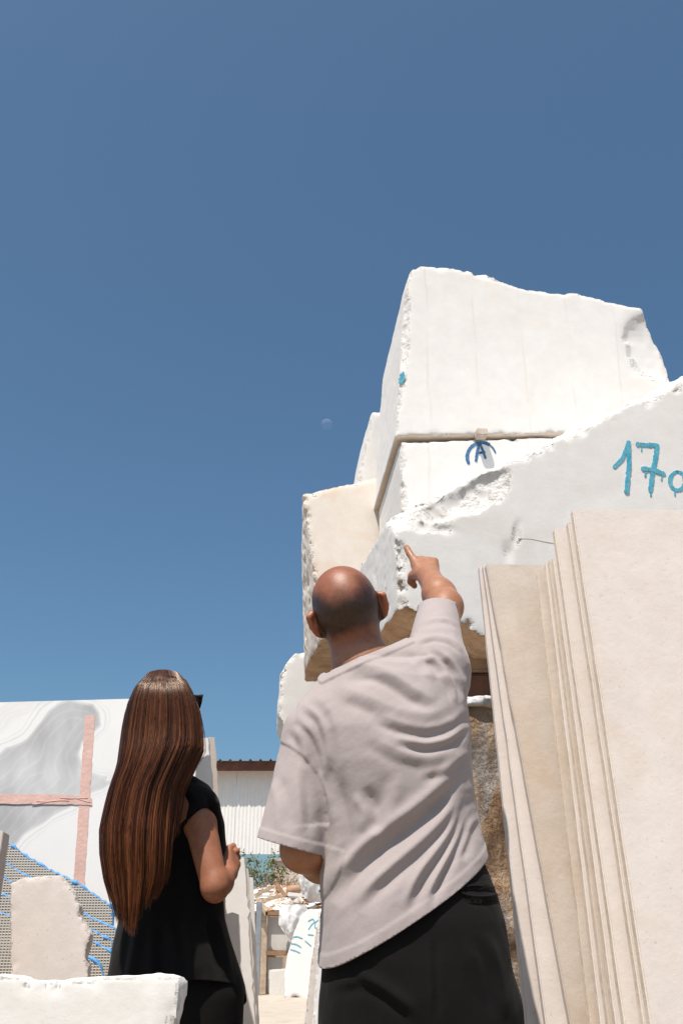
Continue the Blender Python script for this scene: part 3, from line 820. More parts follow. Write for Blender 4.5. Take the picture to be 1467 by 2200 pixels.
# ================================================================== left: slabs
# veined marble slab with pink tape
def veined_slab():
    Yt, Yb = 4.92, 4.72
    a = P(-260, 1516, Yt); b_ = P(432, 1497, Yt); zt = (a[2]+b_[2])/2
    x0, x1 = a[0], b_[0]
    n1, n2 = 330, 420
    U, S = np.meshgrid(np.linspace(0, 1, n1), np.linspace(0, 1, n2), indexing='ij')
    X = x0 + (x1-x0)*U; Z = (a[2] + (b_[2]-a[2])*U)*S + 0.0; Y = Yb + (Yt-Yb)*S
    Pn = np.stack([X, Y, Z], -1)
    px = proj(Pn)
    wp = Pn*1.0
    wx = 16*fbm(wp, 3.0, 4, 3); wy = 16*fbm(wp+7.7, 3.0, 4, 4)
    q = px + np.stack([wx, wy], -1)
    s = 0.327
    main = [(-900, 1500), (-400, 900), (0, 365), (130, 300), (240, 180), (335, 85), (420, 40), (600, 60), (655, 130), (668, 220), (560, 330), (535, 430), (560, 520), (640, 545), (705, 552), (690, 585), (790, 588), (650, 640), (520, 690), (440, 775), (330, 850), (200, 945), (110, 1035), (0, 1130), (-500, 1500)]
    main = [(x*s, 1480+y*s) for x, y in main]
    band = [(-600, 700), (0, 262), (60, 205), (200, 140), (318, 80), (250, 60), (100, 60), (-100, 150), (-600, 400)]
    band = [(x*s, 1480+y*s) for x, y in band]
    d1, _ = poly_sd(q[..., 0], q[..., 1], main); d2, _ = poly_sd(q[..., 0], q[..., 1], band)
    # flow lines follow the outline like layers in the stone
    nz = fbm(Pn, 4, 5, 9); fine = fbm(Pn*np.array([1, 1, 0.4]), 14, 4, 12)
    grey = np.clip((-d1)/7, 0, 1)
    tone = 0.46 + 0.09*nz + 0.07*fine
    lines = np.exp(-((d1-9+5*nz)/1.6)**2)*0.35 + np.exp(-((d1-17+6*nz)/1.2)**2)*0.22 + np.exp(-((d1+2)/2.0)**2)*0.30
    inn = np.exp(-(((d1+18+14*nz) % 22-11)/2.2)**2)*0.12*(d1 < 0)
    m = np.clip(grey*0.85 + lines, 0, 1)
    base = np.array([0.80, 0.785, 0.77])
    gc = np.stack([tone*0.96, tone*0.955, tone*0.975], -1)
    col = base*(1-m[..., None]) + gc*m[..., None]
    col = col + inn[..., None]*0.4
    m2 = np.clip(-d2/6, 0, 1)*(0.35+0.3*np.sin(d2/2.2+2*nz)**2)
    col = col*(1-0.35*m2[..., None]) + 0.35*m2[..., None]*np.array([0.52, 0.49, 0.49])
    col = np.clip(col*(1+0.015*fine[..., None]), 0, 0.86)
    idx = np.arange(n1*n2).reshape(n1, n2)
    fr_ = np.stack([idx[:-1, :-1], idx[1:, :-1], idx[1:, 1:], idx[:-1, 1:]], -1).reshape(-1, 4)
    Vf = Pn.reshape(-1, 3); Vb = Vf + np.array([0, 0.02, 0])
    k = n1*n2
    rim = np.concatenate([idx[:-1, 0], idx[-1, :-1], idx[:0:-1, -1], idx[0, :0:-1]])
    rn = np.roll(rim, -1)
    sides = np.stack([rn, rim, rim+k, rn+k], -1)
    me = fast_mesh('veined_slab', np.concatenate([Vf, Vb]), np.concatenate([fr_, fr_[:, ::-1]+k, sides]))
    cc = col.reshape(-1, 3); color_attr(me, np.concatenate([cc, cc]))
    mt = attr_mat('veined_marble', 0.45, 8, 0.03, 0.03)
    o = tag(link('veined_slab', me, mt), 'large polished white slab with swirling grey veins and pink tape across it', 'stone slab')
    fr = Frame(150, 1700, 4.82, 0, math.degrees(math.atan((Yt-Yb)/zt)))
    fr.o = np.array([x0, Yb, 0.0]); 
    tm = plain('pink_masking_tape', (0.66, 0.43, 0.37), 0.55, 14, 0.10, 0.5)
    def tape(px4, off, seed, nm='tape_strip'):
        poly = rough_poly([fr.uv(*p) for p in px4], 0.02, 0.0008, seed)
        me = bm_mesh(prism([tuple(p) for p in poly], fr.at(0, 0, -off), fr.e1, fr.e2, fr.n, 0.0012), nm)
        return link(nm, me, tm, o)
    tape([(184, 1538), (205, 1537), (182, 1905), (158, 1905)], 0.0025, 1)
    tape([(-230, 1702), (0, 1706), (120, 1707), (172, 1711), (198, 1715), (199, 1731), (172, 1729), (0, 1727), (-230, 1724)], 0.0045, 2)
    # folds in the crossing tape
    for j, (x0_, y0_, x1_, y1_) in enumerate([(80, 1722, 190, 1716), (70, 1727, 150, 1720), (130, 1713, 196, 1722)]):
        pts = [fr.at(*fr.uv(x0_+(x1_-x0_)*k_, y0_+(y1_-y0_)*k_+2*math.sin(k_*6+j)), -0.005) for k_ in np.linspace(0, 1, 10)]
        link('tape_crease', tube(pts, 0.0016, 5), tm, o)
veined_slab()

def mesh_mat():
    m, t, b = new_mat('mesh_backed_stone')
    oc = objco(t)
    sep = nd(t, 'ShaderNodeSeparateXYZ'); t.links.new(oc, sep.inputs[0])
    def lines(sock, period):
        mm = nd(t, 'ShaderNodeMath', operation='MULTIPLY'); t.links.new(sock, mm.inputs[0]); mm.inputs[1].default_value = 2*math.pi/period
        sn = nd(t, 'ShaderNodeMath', operation='SINE'); t.links.new(mm.outputs[0], sn.inputs[0])
        return sn.outputs[0]
    mx = nd(t, 'ShaderNodeMath', operation='MAXIMUM'); t.links.new(lines(sep.outputs[0], 0.0125), mx.inputs[0]); t.links.new(lines(sep.outputs[2], 0.0105), mx.inputs[1])
    c = ramp(t, mx.outputs[0], [(0.05, (0.21, 0.185, 0.16)), (0.75, (0.50, 0.465, 0.41))])
    c = mixc(t, ramp(t, noise_node(t, oc, 9, 5, 0.6), [(0.45, g(0)), (0.7, g(0.5))]), c, (0.46, 0.42, 0.36))
    t.links.new(c, b.inputs['Base Color']); b.inputs['Roughness'].default_value = 0.6
    bump(t, b, mx.outputs[0], 0.5, 0.004)
    return m
MESHED = mesh_mat()
BLUE_RESIN = plain('blue_resin', (0.085, 0.30, 0.62), 0.45, 40, 0.35, 0.6)
BLUE_SETS = [
 ('rearmost mesh backed slab with blue resin edge, tallest of its stack', [(-200, 1700), (-60, 1770), (22, 1814), (60, 1842), (110, 1871), (165, 1897), (205, 1926), (238, 1946), (242, 1958), (242, 2060)], 4.56),
 ('mesh backed slab with blue edge, second from the rear', [(-200, 1745), (-60, 1815), (22, 1861), (70, 1890), (130, 1930), (180, 1963), (215, 1982), (248, 1996), (247, 2080)], 4.49),
 ('mesh backed slab with blue edge, third from the rear', [(-200, 1790), (-60, 1850), (22, 1893), (100, 1945), (160, 1985), (198, 2000), (240, 2020), (241, 2100)], 4.42),
 ('mesh backed slab with blue edge, fourth from the rear', [(-200, 1830), (-60, 1890), (22, 1930), (120, 1985), (196, 2022), (238, 2045), (239, 2110)], 4.35),
 ('front mesh backed slab with blue edge, lowest of its stack', [(-200, 1870), (-60, 1930), (22, 1970), (120, 2020), (190, 2058), (216, 2073), (221, 2096), (222, 2120)], 4.28),
]
for i, (lab, px, Yd) in enumerate(BLUE_SETS):
    fr = Frame(100, 2000, Yd, 0, 6)
    top = [fr.uv(*p) for p in px]
    zb = -fr.o[2]/fr.e2[2]
    rp = rough_poly(top, 0.02, 0.0)
    edge = [np.asarray(p) + np.array([0, 0.004*RNG.normal()]) for p in rp[:-1] if p[1] >= min(top[-1][1], 9)]
    # keep only the open run along the top
    Lr = []
    for j in range(len(top)-1):
        k = max(2, int(np.linalg.norm(top[j+1]-top[j])/0.015))
        for q in range(k):
            Lr.append(top[j] + (top[j+1]-top[j])*q/k + np.array([0, 0.0022*RNG.normal()]))
    Lr.append(top[-1])
    poly = Lr + [(top[-1][0]+0.0, zb), (top[0][0], zb)]
    o = tag(link('meshed_slab', bm_mesh(prism([tuple(p) for p in poly], fr.o, fr.e1, fr.e2, fr.n, 0.022), 'meshed_slab'), MESHED), lab, 'stone slab', 'mesh backed slabs with blue edges')
    pts = np.array([fr.at(p[0], p[1], 0.008) for p in Lr]); rr = 0.0075*(1+0.45*RNG.normal(size=len(pts)).clip(-1, 1.5))
    link('resin_edge', tube(pts, rr, 7), BLUE_RESIN, o)

# broken beige slab, the slab at the border and the block in the foreground
fb = Frame(110, 2000, 4.0, 2, 4)
broken = block('broken_slab', 'pinkish beige slab with ragged broken right edge, before the blue edged stack', fb,
    [(22, 1897), (46, 1886), (80, 1880), (130, 1878), (140, 1893), (152, 1906), (163, 1915), (168, 1935), (176, 1942), (178, 1962), (183, 1975), (190, 1996), (198, 2004), (195, 2028), (191, 2040), (186, 2058), (193, 2070), (192, 2098), (196, 2140), (188, 2260), (190, 2690), (20, 2690)], 0.05,
    stone('pinkish_limestone', (0.66, 0.585, 0.54), (0.72, 0.65, 0.60), (0.60, 0.5, 0.42), 0.3, bump_s=0.10, speck=0.3, seed=12), h=0.0075, rough=0.004, edge_rough={i: 0.012 for i in range(6, 19)}, chip=0.012, rnd=0.003, seed=81, cat='stone slab')
fz = Frame(5, 1900, 3.62, 0, 3)
zb = -fz.o[2]/fz.e2[2]
A1 = fz.uv(8, 1787); A2 = fz.uv(10, 2110)
xr = A1[0]
poly = rough_poly([(xr-0.5, zb), (xr-0.5, A1[1]+0.01), (xr, A1[1]), (xr+0.004, zb)], 0.02, 0.0012, 5)
# its right flank is visible: the slab runs back from the camera
me = bm_mesh(prism([tuple(p) for p in poly], fz.o, fz.e1, fz.e2, fz.n, 0.075, shear=(0.0, 0)), 'stone_slab', 0.002)
tag(link('stone_slab', me, BEIGE), 'upright beige slab at the left border casting a shadow on the broken slab', 'stone slab')
ff = Frame(200, 2100, 2.1, 6, 0)
block('marble_block', 'white block in the foreground at the bottom left corner before the woman', ff,
    [(-260, 2108), (-120, 2101), (0, 2091), (40, 2095), (62, 2102), (100, 2104), (180, 2100), (260, 2094), (330, 2089), (372, 2089), (388, 2095), (396, 2112), (393, 2150), (375, 2240), (365, 3440), (-260, 3440)], 0.05,
    stone('sugary_white_marble', (0.80, 0.775, 0.745), (0.84, 0.815, 0.785), (0.74, 0.63, 0.48), 0.35, bump_s=0.08, seed=14, speck=0.1), h=0.0075, rough=0.007, edge_rough={2: 0.012, 3: 0.012, 4: 0.010}, chip=0.012, rnd=0.003, seed=91)

# tall slabs standing behind the woman
def stand_slab(label, xl, xr, ytop, ybot_px, Yd, dpt, mat, yaw=0, seed=0, lean=2, ground=True, cat='stone slab', group=None, xb=None):
    fr = Frame((xl+xr)/2, ytop, Yd, yaw, lean)
    zb = -fr.o[2]/fr.e2[2]
    a, b_ = fr.uv(xl, ytop), fr.uv(xr, ytop)
    if xb is None: c_, d_ = np.array([a[0], zb]), np.array([b_[0], zb])
    else:
        c_, d_ = fr.uv(xb[0], 2180), fr.uv(xb[1], 2180)
        # carry the side lines on to the ground
        c_ = a + (c_-a)*(zb-a[1])/(c_[1]-a[1]); d_ = b_ + (d_-b_)*(zb-b_[1])/(d_[1]-b_[1])
    poly = rough_poly([c_, a, b_, d_], 0.03, 0.002, seed)
    me = bm_mesh(prism([tuple(p) for p in poly], fr.o, fr.e1, fr.e2, fr.n, dpt), 'stone_slab', 0.002)
    return tag(link('stone_slab', me, mat), label, cat, group)
GU = 'upright slabs behind the woman'
stand_slab('tall white slab standing just right of the woman\'s head', 400, 447, 1585, 0, 5.05, 0.03, WHITE_CLEAN, 8, 1, 2, group=GU, xb=(400, 492))
stand_slab('tall cream slab behind the white one right of the woman\'s head', 447, 462, 1584, 0, 5.2, 0.9, BEIGE, -14, 2, 1, group=GU, xb=(480, 500))
stand_slab('white slab beside the woman\'s elbow, nearest of the upright row', 468, 525, 1842, 0, 6.2, 0.04, WHITE_CLEAN, 6, 3, 2, group=GU, xb=(480, 547))
stand_slab('narrow slab edge right behind the slab by the elbow', 524, 534, 1866, 0, 6.6, 0.5, BEIGE, -12, 4, 1, group=GU, xb=(545, 551))
stand_slab('narrow white slab edge at the right end of the upright row', 534, 544, 1885, 0, 7.0, 0.5, WHITE_CLEAN, -12, 5, 1, group=GU, xb=(550, 557))
stand_slab('short white slab low beneath the woman\'s elbow', 486, 512, 1964, 0, 5.6, 0.03, WHITE, 4, 6, 2, group=GU, xb=(488, 520))
# ================================================================== the yard seen between the two people
GROUNDWOOD = plain('pale_dry_wood', (0.50, 0.38, 0.27), 0.85, 14, 0.3, 0.5)
BROWNWOOD = plain('brown_board', (0.30, 0.17, 0.095), 0.8, 10, 0.3, 0.4)
GREYPANEL = stone('grey_panel_stone', (0.56, 0.53, 0.49), (0.64, 0.61, 0.57), (0.48, 0.42, 0.35), 0.4, bump_s=0.1, seed=21)
BLUESTEEL = plain('blue_grey_steel', (0.30, 0.32, 0.35), 0.45, 8, 0.2, 0.2, 0.4)
DARKGAP = plain('dark_gap_shade', (0.05, 0.035, 0.03), 0.9, 8, 0.4, 0.3)  # near-black tone for the shade in the gap by the rack
YB = 19.5
def px_box(x0, x1, y0, y1, Yd, dep):
    a = P(x0, y0, Yd); b_ = P(x1, y1, Yd)
    return bm_mesh(box_bm(((a[0]+b_[0])/2, Yd+dep/2, (a[2]+b_[2])/2), abs(b_[0]-a[0]), dep, abs(a[2]-b_[2])), 'box', 0.006)
zg0 = P(600, 2140, YB)[2]
rack = tag(empty('yard_rack', (P(585, 2100, YB)[0], YB, 0)), 'weathered wooden rack holding grey panels below the rubble heap', 'rack')
link('post', px_box(563, 571, 1952, 2136, YB, 0.08), GROUNDWOOD, rack)
link('post', px_box(684, 692, 1960, 2136, YB+0.3, 0.08), GROUNDWOOD, rack)
link('corner_board', px_box(560, 570, 1945, 1977, YB-0.05, 0.04), GROUNDWOOD, rack)
link('top_beam', px_box(571, 690, 1958, 1967, YB, 0.09), BROWNWOOD, rack)
link('middle_beam', px_box(571, 690, 2043, 2053, YB, 0.09), BROWNWOOD, rack)
link('gap_shade', px_box(548, 572, 1960, 2137, YB+0.35, 0.04), DARKGAP, rack)  # dark sheet standing in for the shade in the gap beside the post
link('bottom_beam', px_box(556, 620, 2136, 2143, YB+0.02, 0.1), BROWNWOOD, rack)
tag(link('stone_slab', px_box(573, 690, 1969, 2042, YB+0.12, 0.03), GREYPANEL), 'wide grey stone panel set in the upper bay of the rack', 'stone panel')
tag(link('stone_slab', px_box(575, 606, 2056, 2139, YB+0.12, 0.03), GREYPANEL), 'narrow grey stone panel in the lower bay of the rack', 'stone panel')
tag(link('steel_post', px_box(551, 557, 1938, 2139, YB-0.4, 0.08), BLUESTEEL), 'blue grey steel post left of the wooden rack', 'post')
fq = Frame(596, 2110, YB-0.35, 4, 6)
block('stone_slab', 'low light grey slab leaning at the foot of the rack', fq, [(577, 2083), (616, 2080), (616, 2151), (577, 2152)], 0.05, GREYPANEL, h=0.02, rough=0.006, chip=0.01, seed=301, cat='stone slab')
fw = Frame(640, 2060, YB-1.0, -6, 8)
bw = block('stone_slab', 'tall ragged white slab with blue painted strokes beside the rack', fw,
    [(647, 1966), (660, 1953), (690, 1950), (705, 1960), (705, 2150), (655, 2151), (632, 2138), (622, 2150), (610, 2146), (610, 2098), (616, 2055), (631, 2003)], 0.12, WHITE_CLEAN, h=0.022, rough=0.02, chip=0.02, seed=302, cat='stone slab')
fw2 = fw
for pts in ([(628, 2013), (638, 2012), (649, 2016)], [(626, 2027), (637, 2029), (646, 2035)], [(625, 2040), (635, 2043), (644, 2047)], [(662, 2008), (673, 2009)], [(656, 2022), (668, 2032)],
            [(662, 1979), (672, 1974), (676, 1980), (668, 1988), (663, 1996)], [(684, 1976), (677, 1982), (676, 1992), (681, 1996)]):
    link('painted_stroke', bm_mesh(stroke(fw2, pts, 0.016, 0.012, seed=len(pts)), 'painted_stroke'), CYAN, bw)
fp = Frame(672, 2080, 9.0, -8, 6)
block('stone_slab', 'narrow white slab leaning at the man\'s hip, dark gap along its edge', fp, [(684, 1955), (720, 1950), (720, 2297), (662, 2297), (672, 2180), (680, 2060)], 0.03, WHITE_CLEAN, h=0.014, rough=0.006, chip=0.01, seed=303, cat='stone slab')
fp2 = Frame(662, 2100, 9.3, -8, 6)
block('stone_slab', 'white slab just behind the narrow one at the man\'s hip', fp2, [(680, 1990), (716, 1985), (716, 2290), (640, 2290), (655, 2190), (668, 2070)], 0.03, BEIGE, h=0.014, rough=0.006, chip=0.01, seed=304, cat='stone slab')

# heap of rubble
def heap():
    a = P(520, 1955, YB+0.6); zt = P(600, 1945, YB+0.6)[2]
    xs = np.linspace(a[0]-1.5, a[0]+5.5, 90); ys = np.linspace(YB+0.5, YB+6, 70)
    X, Y = np.meshgrid(xs, ys, indexing='ij')
    e = np.clip((Y-(YB+0.5))/0.25, 0, 1)
    Z = (zt*0.95 + 0.38*np.clip((Y-YB-0.6)/1.5, 0, 1) + 0.10*fbm(np.stack([X, Y, 0*X], -1), 1.7, 4, 9))*e
    Z *= np.clip((xs[-1]-X)/0.4, 0, 1)*np.clip((X-xs[0])/0.4, 0, 1)*np.clip((ys[-1]-Y)/0.6, 0, 1)
    idx = np.arange(X.size).reshape(X.shape)
    q = np.stack([idx[:-1, :-1], idx[1:, :-1], idx[1:, 1:], idx[:-1, 1:]], -1).reshape(-1, 4)
    me = fast_mesh('rubble_mound', np.stack([X, Y, Z], -1).reshape(-1, 3), q)
    tag(link('rubble_mound', me, stone('rubble_earth', (0.34, 0.24, 0.16), (0.52, 0.42, 0.33), (0.2, 0.12, 0.07), 0.5, bump_s=1.0, scale=6)), 'earth and rubble heap behind the rack', kind='stuff')
    def hz(x, y): 
        i = np.clip(np.searchsorted(xs, x), 0, len(xs)-1); j = np.clip(np.searchsorted(ys, y), 0, len(ys)-1); return float(Z[i, j])
    return hz
hz = heap()
def hull(c, sx, sy, sz, rs, n=11, rz=0.0):
    bm = bmesh.new()
    for _ in range(n):
        v = rs.normal(size=3); v /= np.linalg.norm(v); v = v*np.array([sx, sy, sz])*(0.75+0.35*rs.random())
        cx, sx_ = math.cos(rz), math.sin(rz)
        bm.verts.new((c[0]+v[0]*cx-v[1]*sx_, c[1]+v[0]*sx_+v[1]*cx, c[2]+v[2]))
    bmesh.ops.convex_hull(bm, input=bm.verts)
    bmesh.ops.delete(bm, geom=[v for v in bm.verts if not v.link_faces], context='VERTS')
    return bm
def small_stuff():
    rs = np.random.default_rng(5)
    xa, xb = P(535, 1930, YB)[0], P(720, 1930, YB)[0]
    groups = {'pale_fragments': (WHITE_CLEAN, []), 'brown_fragments': (BROWN_CRUST, []), 'tan_fragments': (TAN, [])}
    keys = list(groups)
    for i in range(1100):
        x = rs.uniform(xa, xb); y = YB+0.62+rs.random()**1.4*2.6; s = 0.035+0.10*rs.random()**2
        k = keys[int(rs.choice(3, p=[0.5, 0.22, 0.28]))]
        groups[k][1].append(hull((x, y, hz(x, y)+s*0.35), s*1.5, s, s*0.6, rs, 8, rs.uniform(0, 3)))
    for k, (mt, bms) in groups.items():
        tag(link(k, merge_bms(bms, k), mt), 'small broken stone bits strewn over the rubble heap', kind='stuff')
    # dry twigs
    bms = []
    for i in range(260):
        x = rs.uniform(xa, xb); y = YB+1.6+rs.random()*1.6; z = hz(x, y)
        d = np.array([rs.normal(), rs.normal()*0.6, abs(rs.normal())*0.5+0.15]); d = d/np.linalg.norm(d)*(0.12+0.25*rs.random())
        p = np.array([x, y, z]); me = tube([p, p+d*0.5+rs.normal(size=3)*0.02, p+d], [0.008, 0.006, 0.003], 4, False)
        b_ = bmesh.new(); b_.from_mesh(me); bpy.data.meshes.remove(me); bms.append(b_)
    tag(link('dry_twigs', merge_bms(bms, 'dry_twigs'), plain('dry_twig', (0.33, 0.19, 0.11), 0.9, 20, 0.3)), 'tangle of dry brown twigs on the rubble heap', kind='stuff')
small_stuff()
def rubble_things():
    rs = np.random.default_rng(11)
    spots = [(556, 1918, 0.20, WHITE_CLEAN), (566, 1912, 0.13, WHITE), (580, 1938, 0.12, WHITE_CLEAN), (590, 1934, 0.14, PEACH), (598, 1948, 0.10, WHITE), (606, 1940, 0.10, PEACH), (618, 1942, 0.13, WHITE_CLEAN),
             (630, 1938, 0.10, WHITE), (640, 1944, 0.12, WHITE_CLEAN), (614, 1925, 0.08, TAN), (648, 1930, 0.10, BEIGE), (572, 1945, 0.09, WHITE), (660, 1938, 0.12, WHITE_CLEAN)]
    labs = ['largest white lump at the left end of the rubble heap', 'smaller white lump touching the largest lump', 'white stone in the middle of the heap left of the peach one', 'peach coloured stone in the middle of the heap', 'small white stone at the front rim of the heap above the beam', 'small peach stone hanging at the front rim of the heap', 'white stone next to the small peach one at the rim',
            'little white stone right of the heap centre', 'white stone at the front rim left of the bulk bag', 'little tan stone beside the rolled sacking', 'beige stone just below the bulk bag', 'little white stone at the front left rim over the corner board', 'white stone half behind the ragged painted slab']
    for i, (x, y, s, mt) in enumerate(spots):
        Yd = YB+0.62+0.03*i + (1945-y)*0.025
        p = P(x, y, Yd); p[2] = min(p[2], hz(p[0], Yd)+s*0.5)
        tag(link('stone_fragment', bm_mesh(hull(p, s*1.25, s, s*0.62, rs, 13, rs.uniform(0, 3)), 'stone_fragment', 0.006), mt), labs[i], 'stone', 'broken stones on the rubble heap')
    planks = [((547, 1925), (585, 1905), GROUNDWOOD, 'pale plank rising to the right at the left of the heap'), ((562, 1936), (618, 1921), GROUNDWOOD, 'long pale plank across the middle of the heap'),
              ((618, 1921), (650, 1924), WHITE_CLEAN, 'white strip lying flat at the right of the heap'), ((550, 1929), (574, 1956), GROUNDWOOD, 'short plank hanging over the left corner of the rack'), ((592, 1896), (614, 1926), BROWNWOOD, 'thin dark stick poking up from the heap')]
    for i, (a, b_, mt, lab) in enumerate(planks):
        Yd = YB+0.5-0.12*i if i != 3 else YB-0.12
        p, q = P(*a, Yd), P(*b_, Yd-0.1)
        d = unit(q-p); L = np.linalg.norm(q-p); c = (p+q)/2
        e = unit(np.cross(d, [0, 1, 0])); f = np.cross(e, d)
        poly = [(-L/2, -0.035), (L/2, -0.028), (L/2, 0.03), (-L/2, 0.036)]
        tag(link('wooden_plank', bm_mesh(prism(poly, c, d, e, f, 0.03), 'wooden_plank', 0.004), mt), lab, 'plank')
    # rolled brown sack and crumpled white sheets
    p0, p1 = P(617, 1914, YB+0.9), P(648, 1910, YB+1.0)
    me = tube([p0+(p1-p0)*k for k in np.linspace(0, 1, 8)], [0.05, 0.085, 0.09, 0.085, 0.09, 0.08, 0.07, 0.04], 12)
    tag(link('rolled_sack', me, plain('brown_sacking', (0.42, 0.26, 0.16), 0.9, 30, 0.25, 0.8)), 'rolled brown sacking on the right of the rubble heap', 'sack')
rubble_things()
def cloth(name, label, cat, rows, Yd, mat, bulge=0.12, seed=0, thick=0.012):
    """draped sheet: rows of pixel outlines (y, xl, xr) with soft folds and real thickness"""
    n = 28; rows = np.array(rows, float); m = 34
    yy = np.linspace(rows[0, 0], rows[-1, 0], m)
    V = []
    for j, y in enumerate(yy):
        xl, xr = np.interp(y, rows[:, 0], rows[:, 1]), np.interp(y, rows[:, 0], rows[:, 2])
        for i in range(n):
            k = i/(n-1); p = P(xl+(xr-xl)*k, y, Yd)
            p[1] -= bulge*math.sin(math.pi*k)*math.sin(math.pi*(0.15+0.8*j/(m-1)))
            V.append(p)
    V = np.array(V)
    V[:, 1] += 0.05*fbm(V*np.array([1.6, 1, 0.7]), 5, 4, seed)
    idx = np.arange(n*m).reshape(m, n)
    q = np.stack([idx[:-1, :-1], idx[1:, :-1], idx[1:, 1:], idx[:-1, 1:]], -1).reshape(-1, 4)
    k = n*m; rim = np.concatenate([idx[0, :-1], idx[:-1, -1], idx[-1, :0:-1], idx[:0:-1, 0]]); rn = np.roll(rim, -1)
    me = fast_mesh(name, np.concatenate([V, V+np.array([0, thick, 0])]), np.concatenate([q, q[:, ::-1]+k, np.stack([rn, rim, rim+k, rn+k], -1)])); smooth(me)
    return tag(link(name, me, mat), label, cat)
SACK = plain('white_woven_plastic', (0.76, 0.745, 0.73), 0.5, 12, 0.05, 0.25)
cloth('white_sheet', 'white plastic sheet hanging over the upper rail of the rack', 'sheet', [(1942, 604, 656), (1955, 600, 662), (1985, 598, 662), (2005, 612, 652), (2022, 626, 640)], YB-0.12, SACK, 0.10, 3)
cloth('bulk_bag', 'crumpled white bulk bag on the heap below the man\'s forearm', 'bag', [(1868, 640, 660), (1890, 643, 690), (1910, 646, 700), (1928, 654, 700), (1938, 664, 690)], YB+0.35, SACK, 0.18, 4)

# shrub beyond the heap
def shrub(root_px, Yd, rx, rz, nleaf, label, seed):
    rs = np.random.default_rng(seed)
    c = P(*root_px, Yd); zb = max(0.0, hz(c[0], Yd))
    root = tag(empty('shrub', (c[0], Yd, zb)), label, 'shrub')
    bms = []; tips = []
    for i in range(13):
        a = np.array([c[0]+rs.normal()*0.05, Yd+rs.normal()*0.05, zb])
        e = np.array([c[0]+rs.normal()*rx*0.75, Yd+rs.normal()*rx*0.5, c[2]+rz*(0.2+0.8*rs.random())])
        mid = (a+e)/2+rs.normal(size=3)*0.07
        pts = [a*(1-k)**2+2*mid*k*(1-k)+e*k*k for k in np.linspace(0, 1, 9)]
        me = tube(pts, np.linspace(0.011, 0.003, 9), 5, False); b_ = bmesh.new(); b_.from_mesh(me); bpy.data.meshes.remove(me); bms.append(b_)
        tips += [np.asarray(p) for p in pts[3:]]
        for _ in range(3):
            s = pts[int(rs.integers(3, 8))]; e2 = s+rs.normal(size=3)*np.array([0.16, 0.12, 0.13])
            me = tube([s, (s+e2)/2+rs.normal(size=3)*0.02, e2], [0.005, 0.004, 0.002], 4, False); b_ = bmesh.new(); b_.from_mesh(me); bpy.data.meshes.remove(me); bms.append(b_)
            tips += [e2, (s+e2)/2]
    link('branch', merge_bms(bms, 'branch'), plain('shrub_bark', (0.22, 0.15, 0.09), 0.9, 20, 0.3), root)
    V = []; Q = []; col = []
    for i in range(nleaf):
        p = tips[int(rs.integers(len(tips)))] + rs.normal(size=3)*0.055
        a = unit(rs.normal(size=3)); b_ = unit(np.cross(a, rs.normal(size=3))); s = 0.028+0.028*rs.random()
        k = len(V)
        V += [p-a*s, p+b_*s*0.42, p+a*s, p-b_*s*0.42]
        Q.append((k, k+1, k+2, k+3)); t = rs.random(); col += [np.array([0.075, 0.115, 0.03])*(1-t)+np.array([0.20, 0.21, 0.06])*t]*4
    me = fast_mesh('leaves', V, Q); color_attr(me, np.array(col))
    lf = link('leaves', me, attr_mat('shrub_leaf', 0.5, 30, 0.1, 0), root); lf['kind'] = 'stuff'
shrub((566, 1868), YB+3.2, 0.42, 0.36, 520, 'leafy green shrub growing out of the heap under the canopy', 3)
shrub((602, 1882), YB+3.6, 0.22, 0.26, 130, 'thin sparse shrub right of the leafy one before the house', 8)
# ================================================================== people
def open_cap(me, co, no, tol, near=None, rad=9):
    """take away the flat lid that a cutting plane left, so the garment is open there"""
    bm = bmesh.new(); bm.from_mesh(me); co = Vector([float(x) for x in co]); no = Vector([float(x) for x in no])
    nr = Vector([float(x) for x in near]) if near is not None else None
    fs = [f for f in bm.faces if abs((f.calc_center_median()-co).dot(no)) < tol and f.normal.dot(no) > 0.75 and (nr is None or (f.calc_center_median()-nr).length < rad)]
    touched = {v for f in fs for v in f.verts}
    bmesh.ops.delete(bm, geom=fs, context='FACES')
    for v in touched:
        if v.is_valid and v.is_boundary: v.co -= no*(v.co-co).dot(no)
    bm.to_mesh(me); bm.free(); me.update()
def capped(f, co, no):
    fn, lo, hi = f; co = np.asarray(co, float); no = unit(no)
    return (lambda G: np.maximum(fn(G), (G-co)@no)), lo, hi
def line_dist(Q, pts):
    """distance of pixel points Q to a polyline; sign + below (to the right of travel), and position along it 0..1"""
    pts = np.asarray(pts, float); best = np.full(len(Q), 1e9); sg = np.zeros(len(Q)); tt = np.zeros(len(Q))
    L = np.concatenate([[0], np.cumsum(np.linalg.norm(np.diff(pts, axis=0), axis=1))])
    for i in range(len(pts)-1):
        a, b_ = pts[i], pts[i+1]; e = b_-a; le = e@e
        h = np.clip(((Q-a)@e)/le, 0, 1); d = Q-(a+h[:, None]*e); dd = np.linalg.norm(d, axis=1)
        m = dd < best
        best[m] = dd[m]; sg[m] = np.sign(e[0]*d[m, 1]-e[1]*d[m, 0]); tt[m] = (L[i]+h[m]*math.sqrt(le))/L[-1]
    return best*np.where(sg == 0, 1, sg), tt
def spline(pts, n=30):
    pts = np.asarray(pts, float); t = np.linspace(0, 1, len(pts)); k = np.linspace(0, 1, n)
    out = np.stack([np.interp(k, t, pts[:, i]) for i in range(pts.shape[1])], 1)
    for _ in range(int(n/3)): out[1:-1] = (out[:-2]+2*out[1:-1]+out[2:])/4
    return out
